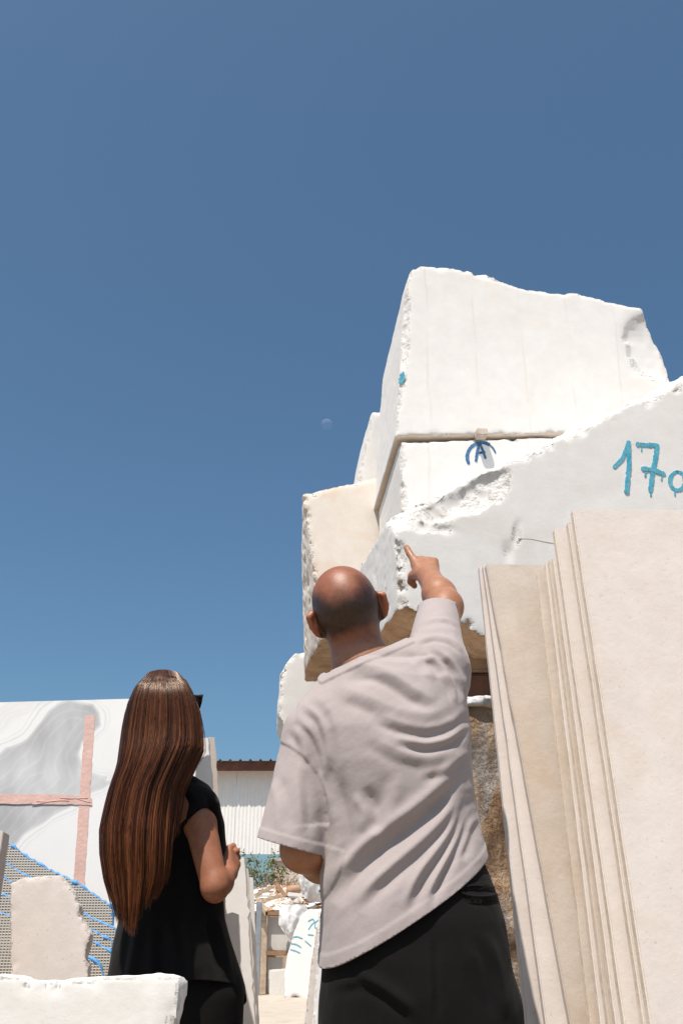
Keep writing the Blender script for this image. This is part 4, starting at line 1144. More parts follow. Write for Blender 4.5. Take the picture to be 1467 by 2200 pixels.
def fold(me, folds, toward=None, ref=2.3):
    """cloth folds: ridges with a hollow under them along the given lines on the side seen from the yard's entrance"""
    V = coords(me).astype(np.float64); N = normals(me).astype(np.float64)
    q = proj(V); view = np.array([0, 0, CAMZ])-V; view /= np.linalg.norm(view, axis=1)[:, None]
    back = np.clip(((N*view).sum(1)-0.02)/0.3, 0, 1)
    D = np.zeros(len(V))
    for pts, amp, wid in folds:
        s, t = line_dist(q, spline(pts))
        env = np.clip(np.sin(math.pi*np.clip(t, 0.0, 1.0))*1.6, 0, 1)
        lo = np.abs(s) < 4*wid
        env = env*np.where((t <= 0) | (t >= 1), 0, 1)
        D += np.where(lo, amp*env*(np.exp(-(np.abs(s)/wid)**1.6) - 0.75*np.exp(-((s-1.5*wid)/(0.75*wid))**2)), 0)
    V += N*(D*back)[:, None]
    set_coords(me, V)
def hand(Fd, W, Fw, S, N, curls, scale=1.0, thumb=(0.4, 0.2), k=0.008, spread=(0, 0, 0, 0)):
    """right or left hand grown on field Fd: wrist W, finger direction Fw, thumb side S, back of the hand N"""
    Fw = unit(Fw); S = unit(S-np.dot(S, Fw)*Fw); N = unit(N-np.dot(N, Fw)*Fw-np.dot(N, S)*S)
    off = np.array([0.032, 0.0105, -0.011, -0.031])*scale; pl = np.array([0.092, 0.094, 0.089, 0.082])*scale
    ph = [(0.036, 0.022, 0.018), (0.046, 0.029, 0.022), (0.043, 0.027, 0.022), (0.034, 0.021, 0.019)]
    for i in range(4):
        kn = W + Fw*pl[i] + S*off[i] + N*0.004*scale
        Fd.add(rc(W+S*off[i]*0.6+Fw*0.012*scale, kn, 0.0165*scale, 0.0125*scale), k*1.6)
        Fd.add(rc(W+S*off[i]*0.7-N*0.012*scale+Fw*0.02*scale, kn-N*0.012*scale-Fw*0.015*scale, 0.014*scale, 0.011*scale), k*1.6)
        ang = 0.0; p = kn; r0 = (0.0122, 0.0116, 0.0108, 0.0096)[i]*scale
        for j in range(3):
            ang += R(curls[i][j]); d = math.cos(ang)*Fw - math.sin(ang)*N + S*spread[i]*(1 if j == 0 else 0.5)
            q = p + unit(d)*ph[i][j]*scale
            Fd.add(rc(p, q, r0*(1-0.07*j), r0*(1-0.07*(j+1))), 0.0035 if j else 0.006)
            p = q
    a = W + S*0.024*scale + Fw*0.018*scale - N*0.006*scale
    b_ = a + (S*0.55*thumb[0]+Fw*0.75-N*0.5)*0.04*scale
    c_ = b_ + (S*0.2*thumb[0]+Fw*0.8*thumb[1]-N*0.55)*0.034*scale
    d_ = c_ + (-S*0.35+Fw*0.55*thumb[1]-N*0.5)*0.03*scale
    Fd.add(rc(a, b_, 0.018*scale, 0.0145*scale), k); Fd.add(rc(b_, c_, 0.0145*scale, 0.0125*scale), 0.006); Fd.add(rc(c_, d_, 0.0125*scale, 0.0100*scale), 0.005)
def skin_mat(name, bump_s=0.12, rough=0.5):
    m, t, b = new_mat(name)
    oc = objco(t)
    a = nd(t, 'ShaderNodeVertexColor', layer_name='tint').outputs['Color']
    c = mixc(t, 1.0, a, ramp(t, noise_node(t, oc, 45, 6, 0.65), [(0.3, (0.80, 0.72, 0.70)), (0.7, (1.0, 1.0, 1.0))]), 'MULTIPLY')
    c = mixc(t, 1.0, c, ramp(t, noise_node(t, oc, 420, 3, 0.6), [(0.35, g(0.74)), (0.6, g(1.0))]), 'MULTIPLY')
    t.links.new(c, b.inputs['Base Color']); b.inputs['Roughness'].default_value = rough; b.inputs['Specular IOR Level'].default_value = 0.45
    b.inputs['Subsurface Weight'].default_value = 0.12; b.inputs['Subsurface Radius'].default_value = (0.01, 0.004, 0.002); b.inputs['Subsurface Scale'].default_value = 0.6
    bump(t, b, noise_node(t, oc, 420, 3, 0.6), bump_s, 0.002)
    return m
def cloth_mat(name, col, var=0.06, rough=0.85, sheen=0.2, weave=900):
    m, t, b = new_mat(name)
    oc = objco(t)
    c = ramp(t, noise_node(t, oc, 9, 5, 0.6), [(0.3, tuple(x*(1-var) for x in col)), (0.7, tuple(min(1, x*(1+var)) for x in col))])
    mp = nd(t, 'ShaderNodeMapping'); mp.inputs['Scale'].default_value = (0.25, 1, 1.0); t.links.new(oc, mp.inputs['Vector'])
    c = mixc(t, 0.5, c, mixc(t, 1.0, c, ramp(t, noise_node(t, mp.outputs['Vector'], weave*0.35, 3, 0.6), [(0.35, g(0.90)), (0.65, g(1.0))]), 'MULTIPLY'))
    t.links.new(c, b.inputs['Base Color']); b.inputs['Roughness'].default_value = rough; b.inputs['Specular IOR Level'].default_value = 0.15
    b.inputs['Sheen Weight'].default_value = sheen
    n1 = bump(t, b, noise_node(t, oc, weave, 2, 0.5), 0.12, 0.001)
    bump(t, b, noise_node(t, oc, 22, 4, 0.55), 0.22, 0.008, n1)
    return m
BLACK_COTTON = cloth_mat('black_cotton', (0.0075, 0.0066, 0.0066), 0.2, 0.9, 0.03)
BLACK_LINEN = cloth_mat('black_linen', (0.0085, 0.0076, 0.0076), 0.2, 0.9, 0.04)
MAUVE = cloth_mat('mauve_grey_jersey', (0.38, 0.325, 0.315), 0.03, 0.9, 0.15)
RUBBER = plain('black_shoe_leather', (0.02, 0.018, 0.017), 0.5, 30, 0.2, 0.2)

def rows_px(rows, Yc, b):
    out = []
    for r in rows:
        y, xl, xr = r[:3]; yc = r[3] if len(r) > 3 else Yc; bb = r[4] if len(r) > 4 else b
        L, Rr = P(xl, y, yc), P(xr, y, yc)
        out.append((L[2], (L[0]+Rr[0])/2, yc, (Rr[0]-L[0])/2, bb))
    return out
def shoe(p, yaw, parent, name='shoe'):
    Fd = Field(p-np.array([0.2, 0.25, 0.02]), p+np.array([0.2, 0.32, 0.16]), 0.007)
    d = np.array([math.sin(yaw), math.cos(yaw), 0])
    Fd.add(rc(p+d*-0.06+[0, 0, 0.045], p+d*0.08+[0, 0, 0.04], 0.042, 0.045)); Fd.add(rc(p+d*0.08+[0, 0, 0.036], p+d*0.16+[0, 0, 0.03], 0.044, 0.032), 0.03)
    Fd.add(rc(p+d*-0.05+[0, 0, 0.05], p+d*-0.045+[0, 0, 0.10], 0.042, 0.044), 0.03)
    Fd.V = np.maximum(Fd.V, (0.002-(Fd.lo[2]+Fd.h*np.arange(Fd.n[2])))[None, None, :]).astype(np.float32)
    me = Fd.mesh(name); smooth(me); return link(name, me, RUBBER, parent)

def man():
    YC = 2.42
    # ---- frames and joints
    Hc = P(740, 1294, 2.44)
    u = unit([-0.29, -0.20, 0.94]); f = np.array([-0.03, 1.0, 0.15]); f = unit(f-np.dot(f, u)*u); r = np.cross(f, u)
    C7 = P(782, 1415, 2.42)
    shR, elR, wrR = P(935, 1440, 2.46), P(957, 1303, 2.70), P(920, 1237, 2.865)
    shL, elL, wrL = P(668, 1575, 2.42), P(650, 1825, 2.38), P(745, 1885, 2.62)
    base = np.array([P(905, 2200, 2.42)[0], 2.42, 0.0])
    root = tag(empty('person', base), 'bald person in mauve grey T-shirt and black trousers pointing up at the blocks', 'person')
    # ---- body
    Fd = Field((-0.32, 2.16, 0.85), (0.52, 3.10, 2.12), 0.0042)
    Fd.add(ell(Hc, (0.083, 0.101, 0.094), (r, f, u)), 0.001)
    Fd.add(ell(Hc-u*0.028-f*0.036, (0.070, 0.062, 0.062), (r, f, u)), 0.03)            # back of the skull
    Fd.add(ell(Hc-u*0.075+f*0.045, (0.058, 0.062, 0.062), (r, f, u)), 0.03)            # jaw
    Fd.add(rc(Hc-u*0.118+f*0.075, Hc-u*0.122+f*0.090, 0.022, 0.018), 0.03)             # chin
    Fd.add(rc(Hc-u*0.02+f*0.098, Hc-u*0.058+f*0.112, 0.009, 0.015), 0.012)             # nose
    Fd.add(rc(Hc-u*0.002+f*0.092-r*0.04, Hc-u*0.002+f*0.092+r*0.04, 0.012, 0.012), 0.02)  # brow
    for s in (-1, 1):
        Fd.add(ell(Hc-u*0.022+f*0.100+r*s*0.033, (0.016, 0.010, 0.010), (r, f, u)), 0.01, True)
        Fd.add(ell(Hc-u*0.022+f*0.088+r*s*0.033, (0.012, 0.012, 0.012), (r, f, u)), 0.003)
    Fd.add(rc(Hc-u*0.086+f*0.098-r*0.02, Hc-u*0.086+f*0.098+r*0.02, 0.007, 0.007), 0.008)
    for s, tw in ((1, 0.010), (-1, 0.010)):
        ec = Hc + r*s*0.087 - u*0.033 - f*0.010
        eo = unit(r*s*0.80 - f*0.60); et = unit(r*s*0.60 + f*0.80); eu = unit(u*0.97 - f*0.22)
        Fd.add(ell(ec, (0.021, 0.0085, 0.033), (eo, et, eu)), 0.008)
        Fd.add(rc(ec+eo*0.014+eu*0.020, ec+eo*0.016-eu*0.004, 0.0075, 0.0065), 0.006)
        Fd.add(rc(ec+eu*0.0285+eo*0.004, ec+eo*0.015+eu*0.020, 0.007, 0.0075), 0.006)
        Fd.add(rc(ec-eu*0.026+eo*0.002, ec-eu*0.030-eo*0.004, 0.0085, 0.0075), 0.006)    # lobe
        Fd.add(ell(ec+et*0.008+eo*0.003, (0.011, 0.006, 0.018), (eo, et, eu)), 0.004, True)
    Fd.add(rc(Hc-u*0.06+f*0.022, C7+[-0.004, 0.035, -0.01], 0.064, 0.066), 0.035)
    Fd.add(rc(C7+[0, 0.04, -0.02], C7+[0.01, 0.05, -0.10], 0.066, 0.085), 0.05)
    Fd.add(rc(P(905, 1950, YC+0.03), P(850, 1650, YC+0.03), 0.10, 0.105), 0.05); Fd.add(rc(P(850, 1650, YC+0.03), C7+[0.01, 0.05, -0.12], 0.105, 0.085), 0.05)
    Fd.add(rc(C7+[0.02, 0.04, -0.07], shR+[0, 0.01, 0], 0.05, 0.05), 0.03); Fd.add(rc(C7+[-0.02, 0.04, -0.09], shL+[0, 0.01, 0], 0.05, 0.05), 0.03)
    # right arm, pointing
    Fd.add(rc(shR, elR, 0.056, 0.043), 0.03)
    fa = wrR-elR
    Fd.add(rc(elR-fa*0.02, elR+fa*0.38, 0.045, 0.0465), 0.03); Fd.add(rc(elR+fa*0.36, wrR, 0.0465, 0.0315), 0.02)
    Fd.add(rc(elR+fa*0.1+[0.012, 0, -0.006], elR+fa*0.55+[0.008, 0, 0], 0.034, 0.028), 0.02)
    Fd.add(rc(wrR-fa*0.08+[-0.008, 0, 0], wrR+fa*0.03+[-0.01, 0, 0], 0.0255, 0.024), 0.015); Fd.add(rc(wrR-fa*0.08+[0.008, 0, 0], wrR+fa*0.03+[0.01, 0, 0], 0.0255, 0.024), 0.015)
    hd = P(911, 1205, 2.93)-wrR
    hand(Fd, wrR+unit(fa)*0.004, hd, np.array([-1.0, -0.10, -0.12]), np.array([0.0, -0.7, 0.7]),
         [(-12, 6, 6), (78, 95, 60), (80, 95, 60), (82, 92, 60)], 1.0, (0.75, -0.1), spread=(0.30, 0, 0, 0))
    # left arm, hand in front of the belly
    Fd.add(rc(shL, elL, 0.055, 0.044), 0.03); fl_ = wrL-elL
    Fd.add(rc(elL, elL+fl_*0.4, 0.046, 0.047), 0.03); Fd.add(rc(elL+fl_*0.4, wrL, 0.047, 0.028), 0.02)
    hand(Fd, wrL, np.array([0.75, 0.55, 0.1]), np.array([0, 0.1, 1.0]), np.array([-0.5, 0.8, 0]), [(35, 40, 25)]*4, 1.0)
    me = Fd.mesh('body'); relax(me, 2, 0.45); smooth(me)
    V = coords(me); L = (V-Hc)
    hu, hf, hr = L@u, L@f, L@r
    nz = fbm(V, 22, 4, 3); n2 = fbm(V, 260, 2, 5)
    skin = np.array([0.43, 0.20, 0.11]); scalp = np.array([0.33, 0.125, 0.065]); stub = np.array([0.032, 0.0185, 0.0135])
    col = np.tile(skin, (len(V), 1))
    inhead = np.clip((hu+0.13)/0.03, 0, 1)*(np.abs(hr) < 0.14)*(np.linalg.norm(L, axis=1) < 0.17)
    col = col*(1-inhead[:, None]) + scalp*inhead[:, None]
    # shaved hair: a band round the sides and back, bald crown, fading to the nape
    top = 0.040 + 0.032*np.clip((np.abs(hr+0.012)-0.028)/0.03, 0, 1) + 0.012*nz + 0.02*np.clip(hf/0.08, -1, 1)
    sb = np.clip((top-hu)/0.040, 0, 1)**0.8*np.clip((hu+0.098+0.01*nz)/0.030, 0, 1)*np.clip((0.055-hf)/0.03, 0, 1)*inhead
    ear = np.clip((np.abs(hr)-0.083)/0.004, 0, 1)*(hu < 0.015)
    sb = sb*(1-ear)*(0.93+0.08*n2).clip(0, 1)
    col = col*(1-sb[:, None]) + stub*sb[:, None]
    col = col*(1-0.65*(ear*inhead)[:, None]) + np.array([0.48, 0.16, 0.085])*0.65*(ear*inhead)[:, None]
    beard = np.clip((-0.045-hu)/0.02, 0, 1)*np.clip((hf-0.015)/0.02, 0, 1)*inhead
    col = col*(1-0.85*beard[:, None]) + stub*0.85*beard[:, None]
    color_attr(me, np.clip(col, 0.01, 1))
    body = link('body', me, skin_mat('sun_tanned_skin', 0.35, 0.42), root)
    # ---- T-shirt
    h = 0.0042
    T = Field((-0.36, 2.14, 0.80), (0.52, 2.86, 1.80), h)
    rows = rows_px([(1440, 745, 930, 2.43, 0.085), (1470, 705, 985, 2.43, 0.11), (1520, 665, 1004, 2.43, 0.128), (1580, 655, 1009, 2.425, 0.14), (1650, 668, 1011, 2.42, 0.142), (1740, 684, 1021, 2.42, 0.138), (1800, 690, 1034, 2.42, 0.140), (1850, 692, 1047, 2.42, 0.145),
                    (1940, 688, 1058, 2.42, 0.155), (2080, 684, 1062, 2.42, 0.165), (2160, 684, 1064, 2.42, 0.165)], YC, 0.14)
    h1, h2, h3 = P(690, 2064, 2.42), P(1050, 1830, 2.42), P(880, 1988, 2.265)
    hn = unit(np.cross(h2-h1, h3-h1)); hn = -hn if hn[2] > 0 else hn
    T.add(loft(rows, 2.25), 0.001)
    cR = P(940, 1305, 2.665); cRn = unit(cR-shR+np.array([0, 0, 0.02]))
    T.add(rc(shR+[0.0, 0, 0.0], cR+cRn*0.06, 0.084, 0.043), 0.045)
    T.add(rc(C7+[0.0, 0.02, -0.035], shR, 0.068, 0.074), 0.05)
    T.add(rc(C7+[-0.03, 0.02, -0.055], shL, 0.062, 0.066), 0.05)
    cL1, cL2 = P(563, 1801, 2.37), P(697, 1838, 2.37); cL = (cL1+cL2)/2
    cLn = unit(np.cross(cL2-cL1, [0, 1, 0.12])); cLn = -cLn if cLn[2] > 0 else cLn
    T.add(capped(rc(shL+[0.004, 0, 0], cL+cLn*0.05+[0.0, 0, 0], 0.070, 0.078), cL+cLn*0.006, cLn), 0.018)
    # neckline
    n1, n2_ = P(733, 1432, 2.36), P(838, 1388, 2.40)
    nc = (n1+n2_)/2; nn = unit((Hc-C7)*np.array([1, 0.6, 1]) + np.array([0.02, -0.02, 0]))
    side = unit(n2_-n1); nn = unit(nn-np.dot(nn, side)*side)
    me = T.mesh('t_shirt'); relax(me, 4, 0.5)
    cut_mesh(me, h1, hn)
    cut_mesh(me, cR, cRn, lambda c: (c-Vector(cR.tolist())).length < 0.13)
    ax_ = C7+np.array([0, 0.02, 0.03])
    cut_mesh(me, nc, nn, lambda c: (c-Vector(ax_.tolist())).length < 0.125)
    cut_mesh(me, cL, cLn, lambda c: (c-Vector(cL.tolist())).length < 0.16 and proj(np.array(c))[0] < 690)
    open_cap(me, cL+cLn*0.006, cLn, 0.010, cL, 0.16)
    relax(me, 2, 0.5); smooth(me)
    V = coords(me); N = normals(me)
    D_ = V@np.array([[0.62, 0, -0.78], [0, 1, 0], [0.78, 0, 0.62]]).T
    V = V + N*(0.0035*fbm(V*np.array([1, 1, 0.6]), 8, 3, 3) + 0.0006*fbm(D_*np.array([1.0, 0.5, 0.28]), 50, 3, 8))[:, None]; set_coords(me, V)
    A = 0.012
    folds = [
      # drapes hanging from the lifted shoulder
      ([(738, 1440), (795, 1430), (848, 1452), (895, 1488), (940, 1508)], 0.014, 13),
      ([(715, 1470), (790, 1498), (860, 1530), (930, 1538), (985, 1500)], 0.009, 15),
      ([(800, 1528), (860, 1556), (925, 1566), (975, 1545), (996, 1518)], 0.012, 11),
      ([(850, 1583), (912, 1600), (962, 1588), (1000, 1552)], 0.011, 9),
      ([(790, 1575), (850, 1612), (920, 1632), (980, 1606)], 0.006, 14),
      ([(900, 1660), (955, 1650), (1002, 1612)], 0.007, 10),
      # gathers at the armpit and on the lifted sleeve
      ([(905, 1395), (945, 1430), (972, 1470), (985, 1515)], 0.010, 8), ([(935, 1390), (968, 1420), (990, 1460), (998, 1510)], 0.010, 7), ([(880, 1388), (912, 1428), (935, 1462)], 0.005, 9),
      ([(895, 1362), (930, 1350), (965, 1352), (990, 1372)], 0.006, 5), ([(893, 1380), (930, 1366), (970, 1374), (996, 1400)], 0.007, 5), ([(898, 1344), (930, 1330), (960, 1330), (984, 1346)], 0.005, 4),
      # pulls running down to the left hip
      ([(1006, 1650), (968, 1708), (905, 1762), (835, 1810), (765, 1868), (722, 1945)], -0.021, 17),
      ([(1012, 1692), (980, 1760), (930, 1812), (872, 1862), (812, 1912), (775, 1960)], -0.013, 12),
      ([(1014, 1712), (990, 1780), (952, 1836), (910, 1890), (880, 1962)], -0.014, 10),
      ([(1020, 1735), (1002, 1792), (974, 1846), (944, 1900), (925, 1948)], -0.013, 8),
      ([(1030, 1760), (1014, 1806), (994, 1850)], -0.009, 8),
      ([(712, 1650), (742, 1740), (752, 1815), (735, 1880), (712, 1940)], -0.010, 14),
      ([(785, 1690), (812, 1742), (806, 1795)], -0.012, 15), ([(860, 1660), (850, 1720), (815, 1775)], 0.006, 16),
      # sleeve
      ([(598, 1660), (618, 1720), (620, 1790)], -0.006, 12), ([(655, 1650), (664, 1730), (668, 1800)], -0.006, 11), ([(632, 1560), (655, 1600), (660, 1640)], 0.006, 9),
      ([(650, 1510), (690, 1540), (706, 1590), (712, 1660)], 0.009, 9), ([(672, 1490), (716, 1528), (735, 1600), (738, 1690)], 0.006, 12), ([(640, 1540), (676, 1575), (694, 1620), (702, 1680)], 0.006, 7),
    ]
    fold(me, [(p_, a_*0.72, w_*1.18) for p_, a_, w_ in folds])
    # dropped shoulder seam: the sleeve sits a step lower than the yoke
    V = coords(me).astype(np.float64); N = normals(me); q = proj(V)
    sd_, st_ = line_dist(q, spline([(600, 1592), (630, 1606), (662, 1632), (688, 1668), (704, 1712), (708, 1770)], 40))
    vis = (N@np.array([0, -1.0, 0.1])) > 0.1
    V = V + N*(-0.0035*np.clip(sd_/3, 0, 1)*np.exp(-(sd_/60)**2)*(st_ > 0)*(st_ < 1)*vis)[:, None]; set_coords(me, V)
    # stitched hems: a shallow step a little above each open edge
    V = coords(me); N = normals(me)
    s = (V-h1)@(-hn); V = V + N*(0.0022*np.clip((0.024-s)/0.003, 0, 1)*(s > -0.02))[:, None]
    s = (V-cL)@(-cLn); nearL = np.linalg.norm(V-cL, axis=1) < 0.13
    V = V + N*(0.0022*np.clip((0.024-s)/0.003, 0, 1)*nearL)[:, None]
    s = (V-cR)@(-cRn); nearR = np.linalg.norm(V-cR, axis=1) < 0.10
    V = V + N*(0.003*np.clip((0.020-s)/0.003, 0, 1)*nearR)[:, None]
    s = (V-nc)@(-nn); nearN = (np.linalg.norm(V-nc, axis=1) < 0.13)
    V = V + N*(0.0042*np.clip((0.020-s)/0.003, 0, 1)*nearN)[:, None]
    set_coords(me, V)
    shirt = link('t_shirt', me, MAUVE, root)
    so_ = shirt.modifiers.new('thickness', 'SOLIDIFY'); so_.thickness = 0.003; so_.offset = -1
    # ---- trousers
    Tr = Field((-0.14, 2.16, 0.03), (0.52, 2.70, 1.16), 0.007)
    rows = rows_px([(1845, 745, 1040, 2.42, 0.118), (1880, 730, 1056, 2.42, 0.126), (1920, 710, 1070, 2.42, 0.136), (1980, 697, 1086, 2.42, 0.15), (2060, 692, 1096, 2.42, 0.158), (2140, 690, 1104, 2.42, 0.155), (2215, 690, 1110, 2.42, 0.150), (2290, 692, 1112, 2.42, 0.12)], YC, 0.14)
    Tr.add(loft(rows, 2.3), 0.001)
    hx = P(905, 2200, YC)[0]
    for s in (-1, 1):
        a = np.array([hx+s*0.108, 2.42, 0.80]); k_ = np.array([hx+s*0.115, 2.44, 0.46]); an = np.array([hx+s*0.125, 2.42, 0.07])
        Tr.add(rc(a, k_, 0.100, 0.085), 0.04); Tr.add(rc(k_, an, 0.088, 0.072), 0.03)
    me = Tr.mesh('trousers'); relax(me, 3, 0.5); smooth(me)
    V = coords(me); N = normals(me); V = V + N*(0.006*fbm(V*np.array([1, 1, 0.5]), 7, 4, 13))[:, None]; set_coords(me, V)
    fold(me, [([(700, 2120), (780, 2100), (850, 2140), (905, 2190)], 0.004, 14), ([(760, 2080), (830, 2120), (890, 2170)], 0.004, 12), ([(930, 2010), (935, 2080), (940, 2190)], -0.006, 7),
              ([(995, 1928), (1030, 1932), (1068, 1926)], 0.006, 5), ([(985, 1906), (1030, 1903), (1066, 1908)], 0.004, 4), ([(1040, 2000), (1070, 2080), (1085, 2190)], 0.006, 14)])
    tr = link('trousers', me, BLACK_COTTON, root)
    # welt pocket on the right hip, laid on the cloth
    def on_back(x, y):
        Vb = coords(tr.data)+world_origin(tr); q = proj(Vb); d = np.linalg.norm(q-np.array([x, y]), axis=1); sel = np.argsort(d)[:14]
        return Vb[sel[np.argmin(Vb[sel, 1])]]
    pts = spline([on_back(x, y)+np.array([0, -0.002, 0]) for x, y in ((995, 1916), (1012, 1921), (1035, 1923), (1055, 1921), (1070, 1915))], 16)
    link('pocket_welt', tube(pts, 0.0032, 6), BLACK_COTTON, tr)
    pts = spline([on_back(x, y)+np.array([0, -0.001, 0]) for x, y in ((990, 1906), (1012, 1904), (1040, 1902), (1065, 1905))], 16)
    link('pocket_seam', tube(pts, 0.002, 5), BLACK_COTTON, tr)
    for s in (-1, 1): shoe(np.array([hx+s*0.128, 2.45, 0.0]), s*0.15, root)
    return root
man()

def woman():
    YW = 3.10
    Hc = P(354, 1532, 2.95)
    yaw = R(40); f = np.array([math.sin(yaw)*0.97, math.cos(yaw)*0.97, 0.16]); f = unit(f); u = np.array([0.0, -0.08, 1.0]); u = unit(u-np.dot(u, f)*f); r = np.cross(f, u)
    C7 = P(362, 1668, 3.02)
    shR, elR, wrR = P(431, 1772, 3.0), P(462, 1906, 2.955), P(493, 1876, 3.06)
    shL, elL, wrL = C7+np.array([-0.14, 0.13, -0.07]), C7+np.array([-0.12, 0.22, -0.33]), P(452, 1866, 3.22)
    hx = P(370, 2120, YW)[0]
    base = np.array([hx, YW, 0.0])
    root = tag(empty('person', base), 'long haired person in black top standing with bent arm, seen from behind', 'person')
    Fd = Field((-0.80, 2.60, 0.90), (-0.22, 3.46, 1.80), 0.0044)
    Fd.add(ell(Hc, (0.074, 0.094, 0.092), (r, f, u)), 0.001)
    Fd.add(ell(Hc-u*0.075+f*0.042, (0.050, 0.055, 0.058), (r, f, u)), 0.03)
    Fd.add(rc(Hc-u*0.115+f*0.075, Hc-u*0.117+f*0.085, 0.016, 0.014), 0.025)
    Fd.add(rc(Hc-u*0.02+f*0.093, Hc-u*0.052+f*0.108, 0.007, 0.011), 0.010)
    for s in (-1, 1):
        Fd.add(ell(Hc-u*0.02+f*0.096+r*s*0.030, (0.015, 0.009, 0.009), (r, f, u)), 0.01, True)
        Fd.add(ell(Hc-u*0.02+f*0.084+r*s*0.030, (0.011, 0.011, 0.011), (r, f, u)), 0.003)
        Fd.add(ell(Hc-u*0.03+r*s*0.075, (0.008, 0.018, 0.028), (r, f, u)), 0.006)
    Fd.add(rc(Hc-u*0.082+f*0.092-r*0.018, Hc-u*0.082+f*0.092+r*0.018, 0.007, 0.007), 0.008)
    Fd.add(rc(Hc-u*0.06-f*0.015, C7, 0.052, 0.052), 0.03); Fd.add(rc(C7, C7+[0, 0.04, -0.1], 0.05, 0.07), 0.04)
    Fd.add(rc(C7+[0, 0.05, -0.12], P(372, 2060, YW+0.02), 0.075, 0.085), 0.05)
    Fd.add(rc(C7-[0, 0, 0.05], shR, 0.045, 0.045), 0.04); Fd.add(rc(C7-[0, 0, 0.05], shL, 0.045, 0.045), 0.04)
    Fd.add(rc(shR, elR, 0.0455, 0.0375), 0.012)
    fa = wrR-elR
    Fd.add(rc(elR, elR+fa*0.35, 0.038, 0.0365), 0.012); Fd.add(rc(elR+fa*0.35, wrR, 0.0365, 0.0235), 0.015)
    Fd.add(rc(elR+[0.002, -0.005, -0.012], elR+[0.004, 0, 0.02], 0.027, 0.030), 0.012)
    hand(Fd, wrR, np.array([0.02, 0.62, 0.55]), np.array([-0.45, -0.35, 0.75]), np.array([0.9, -0.25, 0.1]), [(45, 60, 35), (55, 65, 40), (62, 70, 40), (68, 70, 40)], 0.80, (0.5, 0.3))
    Fd.add(rc(shL, elL, 0.045, 0.04), 0.03); Fd.add(rc(elL, wrL, 0.04, 0.024), 0.02)
    hand(Fd, wrL, np.array([0.75, -0.2, 0.35]), np.array([0, -0.2, 1.0]), np.array([0.2, 0.9, 0]), [(50, 60, 35)]*4, 0.86)
    me = Fd.mesh('body'); relax(me, 2, 0.45); smooth(me)
    color_attr(me, np.tile(np.array([0.40, 0.165, 0.088]), (len(me.vertices), 1)))
    link('body', me, skin_mat('brown_tanned_skin', 0.1, 0.55), root)
    # ---- tunic
    T = Field((-0.94, 2.74, 0.70), (-0.18, 3.40, 1.60), 0.0042)
    rows = rows_px([(1668, 318, 418, 3.05, 0.06), (1690, 298, 446, 3.10, 0.085), (1725, 282, 466, 3.10, 0.105), (1770, 274, 480, 3.10, 0.115), (1820, 270, 486, 3.10, 0.12), (1870, 268, 482, 3.10, 0.115), (1930, 266, 484, 3.10, 0.115), (1975, 258, 488, 3.10, 0.125), (2020, 246, 500, 3.10, 0.14), (2070, 238, 515, 3.10, 0.155), (2120, 232, 529, 3.10, 0.165), (2180, 228, 536, 3.10, 0.17), (2260, 226, 540, 3.10, 0.17)], YW, 0.12)
    p1, p2, p3 = P(400, 2118, 2.76), P(470, 2104, 2.78), P(531, 2126, 2.95)
    hn = unit(np.cross(p2-p1, p3-p1)); hn = -hn if hn[2] > 0 else hn
    p1 = P(300, 2122, 2.95); p2 = P(480, 2108, 2.98); p3 = P(500, 2168, 3.20)
    hn = unit(np.cross(p2-p1, p3-p1)); hn = -hn if hn[2] > 0 else hn
    T.add(loft(rows, 2.2), 0.001)
    ap = P(437, 1712, 3.0)
    T.add(rc(C7+[0.0, 0.01, -0.045], ap+[-0.012, 0.03, -0.022], 0.05, 0.047), 0.04)
    # loose cap of the sleeve over the shoulder, open below
    T.add(capped(rc(ap+[-0.022, 0.018, -0.032], P(434, 1800, 3.0), 0.060, 0.066), P(405, 1756, 2.93), unit([0.70, -0.12, -0.66])), 0.03)
    me = T.mesh('tunic')
    relax(me, 5, 0.5); cut_mesh(me, p1, hn); smooth(me)
    V = coords(me); N = normals(me); V = V + N*(0.006*fbm(V*np.array([1, 1, 0.4]), 7, 4, 23))[:, None]; set_coords(me, V)
    fold(me, [([(455, 1700), (470, 1760), (478, 1830)], 0.008, 8), ([(395, 1690), (420, 1720), (405, 1760)], 0.006, 9), ([(300, 1990), (290, 2050), (278, 2110)], 0.010, 14), ([(400, 1960), (415, 2040), (420, 2110)], 0.010, 14), ([(460, 1960), (480, 2040), (490, 2100)], 0.012, 12), ([(350, 1980), (350, 2040), (345, 2110)], -0.008, 14)])
    tn = link('tunic', me, BLACK_LINEN, root); md = tn.modifiers.new('thickness', 'SOLIDIFY'); md.thickness = 0.003; md.offset = -1
    # ---- trousers, shoes
    Tr = Field((hx-0.32, 2.78, 0.03), (hx+0.32, 3.36, 1.0), 0.008)
    Tr.add(ell((hx, YW, 0.86), (0.175, 0.13, 0.15)), 0.02)
    for s in (-1, 1):
        a = np.array([hx+0.02+s*0.088, YW-s*0.03, 0.80]); b_ = np.array([hx+0.03+s*0.095, YW, 0.09])
        Tr.add(rc(a, b_, 0.098, 0.075), 0.04)
    me = Tr.mesh('trousers'); relax(me, 2); smooth(me); link('trousers', me, BLACK_COTTON, root)
    for s in (-1, 1): shoe(np.array([hx+0.03+s*0.098, YW+0.03, 0.0]), yaw*0.6, root)
